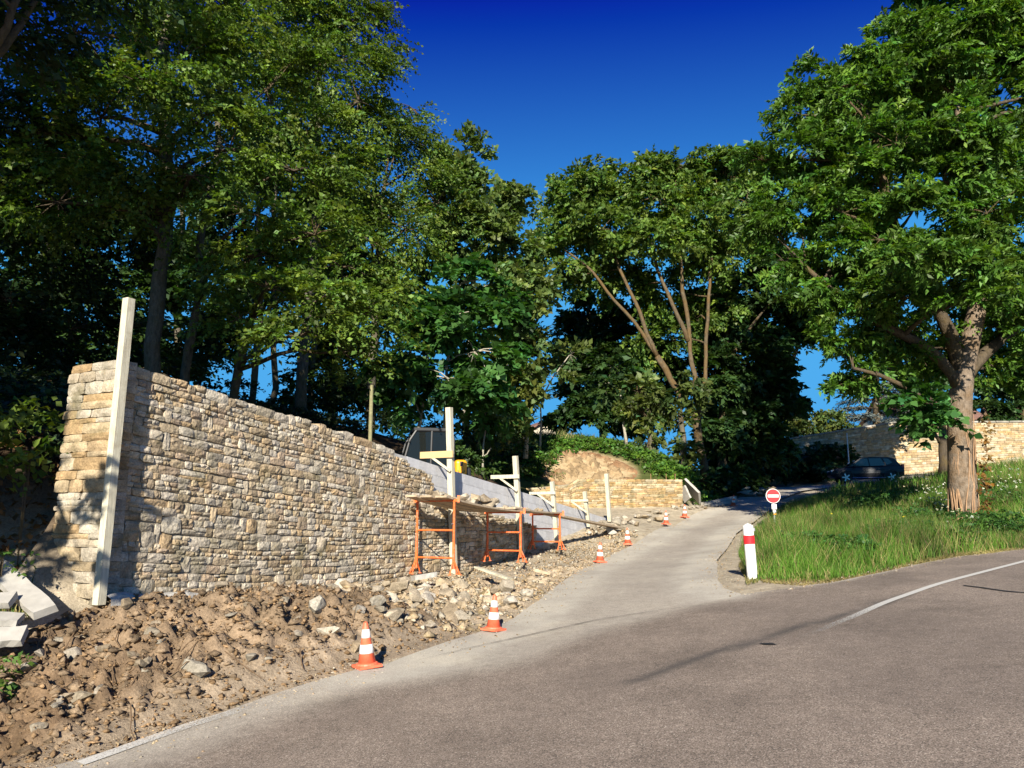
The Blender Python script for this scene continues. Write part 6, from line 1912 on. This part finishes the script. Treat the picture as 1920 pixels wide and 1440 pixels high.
grass("knoll_grass", 14000, [(-3, 38), (1, 36.2), (4, 37), (7, 37), (9.5, 38), (10.5, 42), (4, 43.5), (-4, 42)], .5, 1.1, .035, (.05, .09, .02), .35, None, 7)
grass("roadside_grass", 1600, np.vstack([plan([(1385, 1060), (1400, 1095), (1421, 1090)]), VERGE_EDGE[:1], plan([(1400, 1040)])]), .1, .3, .014, (.10, .11, .03), .5, None, 8)
grass("bank_grass", 2500, [(-7.4, 7.8), (-6.1, 8.8), (-5.6, 9.8), (-6.4, 10.4), (-8, 9.5)], .1, .32, .012, (.07, .12, .02), .3, None, 9)
# flat grass trodden to straw where the verge meets the road
grass("dry_grass_fringe", 9000, np.vstack([VERGE_EDGE + np.array([0, -.30]), (VERGE_EDGE + np.array([0.1, .35]))[::-1]]), .04, .22, .014, (.20, .15, .07), .8, None, 10, 1.2)

def flowers(name, label_kind, pts, size, tint, mat):
    pts = np.array(pts); n = len(pts)
    D = np.c_[RNG.normal(0, 1, (n, 2)), np.zeros(n)]; D /= np.linalg.norm(D, axis=1, keepdims=True)
    NN = np.c_[RNG.normal(0, .4, n), RNG.normal(-.6, .3, n), np.ones(n)]; NN /= np.linalg.norm(NN, axis=1, keepdims=True)
    V, Q, T = spray_leaves(pts, D, NN, size * 1.2, 7, size, .8, .0, np.array(tint), .15, njit=.3, seed=n + 3)
    return tag(link(name, quads_mesh(name, V, Q, T), MAT[mat]), kind='stuff')
fl = []
for i in range(150):
    px = random.gauss(1765, 28); py = 968 + (px - 1765) * .45 + random.gauss(0, 16); g = G(px, py, 8); fl.append((g[0], g[1], g[2] + random.uniform(.3, .7)))
for i in range(50):
    px = random.uniform(1840, 1915); py = random.uniform(900, 960); g = G(px, py, 8); fl.append((g[0], g[1], g[2] + random.uniform(.4, .7)))
flowers("white_flowers", "", fl, .035, (.55, .55, .40), 'flower_w')
fl = []
for px, py in ((1497, 1023), (1640, 990), (1700, 1010), (1560, 1000)):
    g = G(px, py, 8); fl.append((g[0], g[1], g[2] + .55))
flowers("yellow_flowers", "", fl, .03, (.6, .42, .02), 'flower_w')

def weed(label, px, py, r_px, n_st):
    g = G(px, py, 8); b3 = [(np.array([g[0], g[1], g[2] + r_px * mpp(g) * .9]), (r_px * mpp(g),) * 3)]
    parts, tw = crown_parts(b3, 'herb', 1.0, .7); V, Q, T = merge(parts)
    t = thing("leafy_weed", label, "plant", g); link("foliage", quads_mesh("foliage", V, Q, T), MAT['leaf'], t)
    mb = MB(); mb.tube([g, g + np.array([0, 0, r_px * mpp(g)])], [.012, .006], 5); mb.build("stem", MAT['bark_limb'], t)
weed("dark leafy weed low in the grass above the road edge", 1585, 1058, 20, 1)
weed("bright tall weed at the verge crest in front of the dark car", 1580, 905, 9, 1)
weed("small leafy plant on the earth cut under the knoll", 1043, 898, 8, 1)

# ------------------------------------------------------------------ lamp pole, houses
p = P(1592, 880, 54); p2 = P(1588, 812, 54)
t = thing("lamp_post", "thin grey pole against the shaded wall behind the car", "pole", (p[0], p[1], Hs(p[0], p[1])))
m = MB(); m.tube([(p[0], p[1], Hs(p[0], p[1]) - .1), tuple((p + p2) / 2), tuple(p2)], [.06, .05, .04], 8); m.build("shaft", MAT['steel'], t)
m = MB(); m.tube([tuple(p + np.array([0, 0, -.1])), tuple(p + np.array([0, 0, .45]))], [.075, .075], 8); m.build("base_collar", MAT['signwhite'], t)

def house(label, cx, cy, z0, w, d, h_, rh, rot, wallmat, win=True, chim=False):
    t = thing("house", label, "house", (cx, cy, z0), None, True, rot)
    m = MB(); vs = [(-w / 2, -d / 2, 0), (w / 2, -d / 2, 0), (w / 2, d / 2, 0), (-w / 2, d / 2, 0), (-w / 2, -d / 2, h_), (w / 2, -d / 2, h_), (w / 2, d / 2, h_), (-w / 2, d / 2, h_), (0, -d / 2, h_ + rh), (0, d / 2, h_ + rh)]
    m.add(vs, [(0, 1, 5, 8, 4), (2, 3, 7, 9, 6), (1, 2, 6, 5), (3, 0, 4, 7)]); m.build("wall", MAT[wallmat], t)
    m = MB(); e = .35
    for sg2 in (-1, 1):
        k = rh / (w / 2); a = np.array([(0, -d / 2 - e, h_ + rh + .05), (sg2 * (w / 2 + e), -d / 2 - e, h_ - e * k + .05), (sg2 * (w / 2 + e), d / 2 + e, h_ - e * k + .05), (0, d / 2 + e, h_ + rh + .05)])
        b = a + np.array([0, 0, .15]); f = [(0, 1, 2, 3), (7, 6, 5, 4), (0, 4, 5, 1), (1, 5, 6, 2), (2, 6, 7, 3), (3, 7, 4, 0)]
        m.add(np.vstack([a, b]), f)
    rf = m.build("roof", MAT['roof'], t)
    if chim:
        m = MB(); m.box((w * .2, 0, h_ + rh + .5), (.9, .7, 2.2)); o = m.build("chimney", MAT['brickred'], rf)
    if win:
        for xx in (-w * .25, w * .25):
            m = MB(); m.box((xx, -d / 2 - .02, h_ * .6), (.95, .06, 1.3)); fr = m.build("window", MAT['signwhite'], t)
            m = MB(); m.box((xx, -d / 2 - .06, h_ * .6), (.78, .03, 1.12)); m.build("pane", MAT['glass'], fr)
    return t
hp = P(985, 830, 70); house("pale gabled house glimpsed between the maple and the knoll", hp[0], hp[1], Hs(hp[0], hp[1]) - 2.2, 7, 9, P(985, 800, 70)[2] - Hs(hp[0], hp[1]), 2.0, R(18), 'render')
hp = P(1722, 800, 80); hz = Hs(hp[0], hp[1]); house("brown-roofed house peeking over the high wall beside the ash", hp[0], hp[1], hz, 9, 8, P(1722, 795, 80)[2] - hz, 2.6, R(90), 'render')
hp = P(1930, 760, 80); hz = Hs(hp[0], hp[1]); house("house with a red chimney at the right edge above the wall", hp[0], hp[1], hz, 9, 8, P(1930, 790, 80)[2] - hz - 1, 2.6, R(70), 'render', True, True)
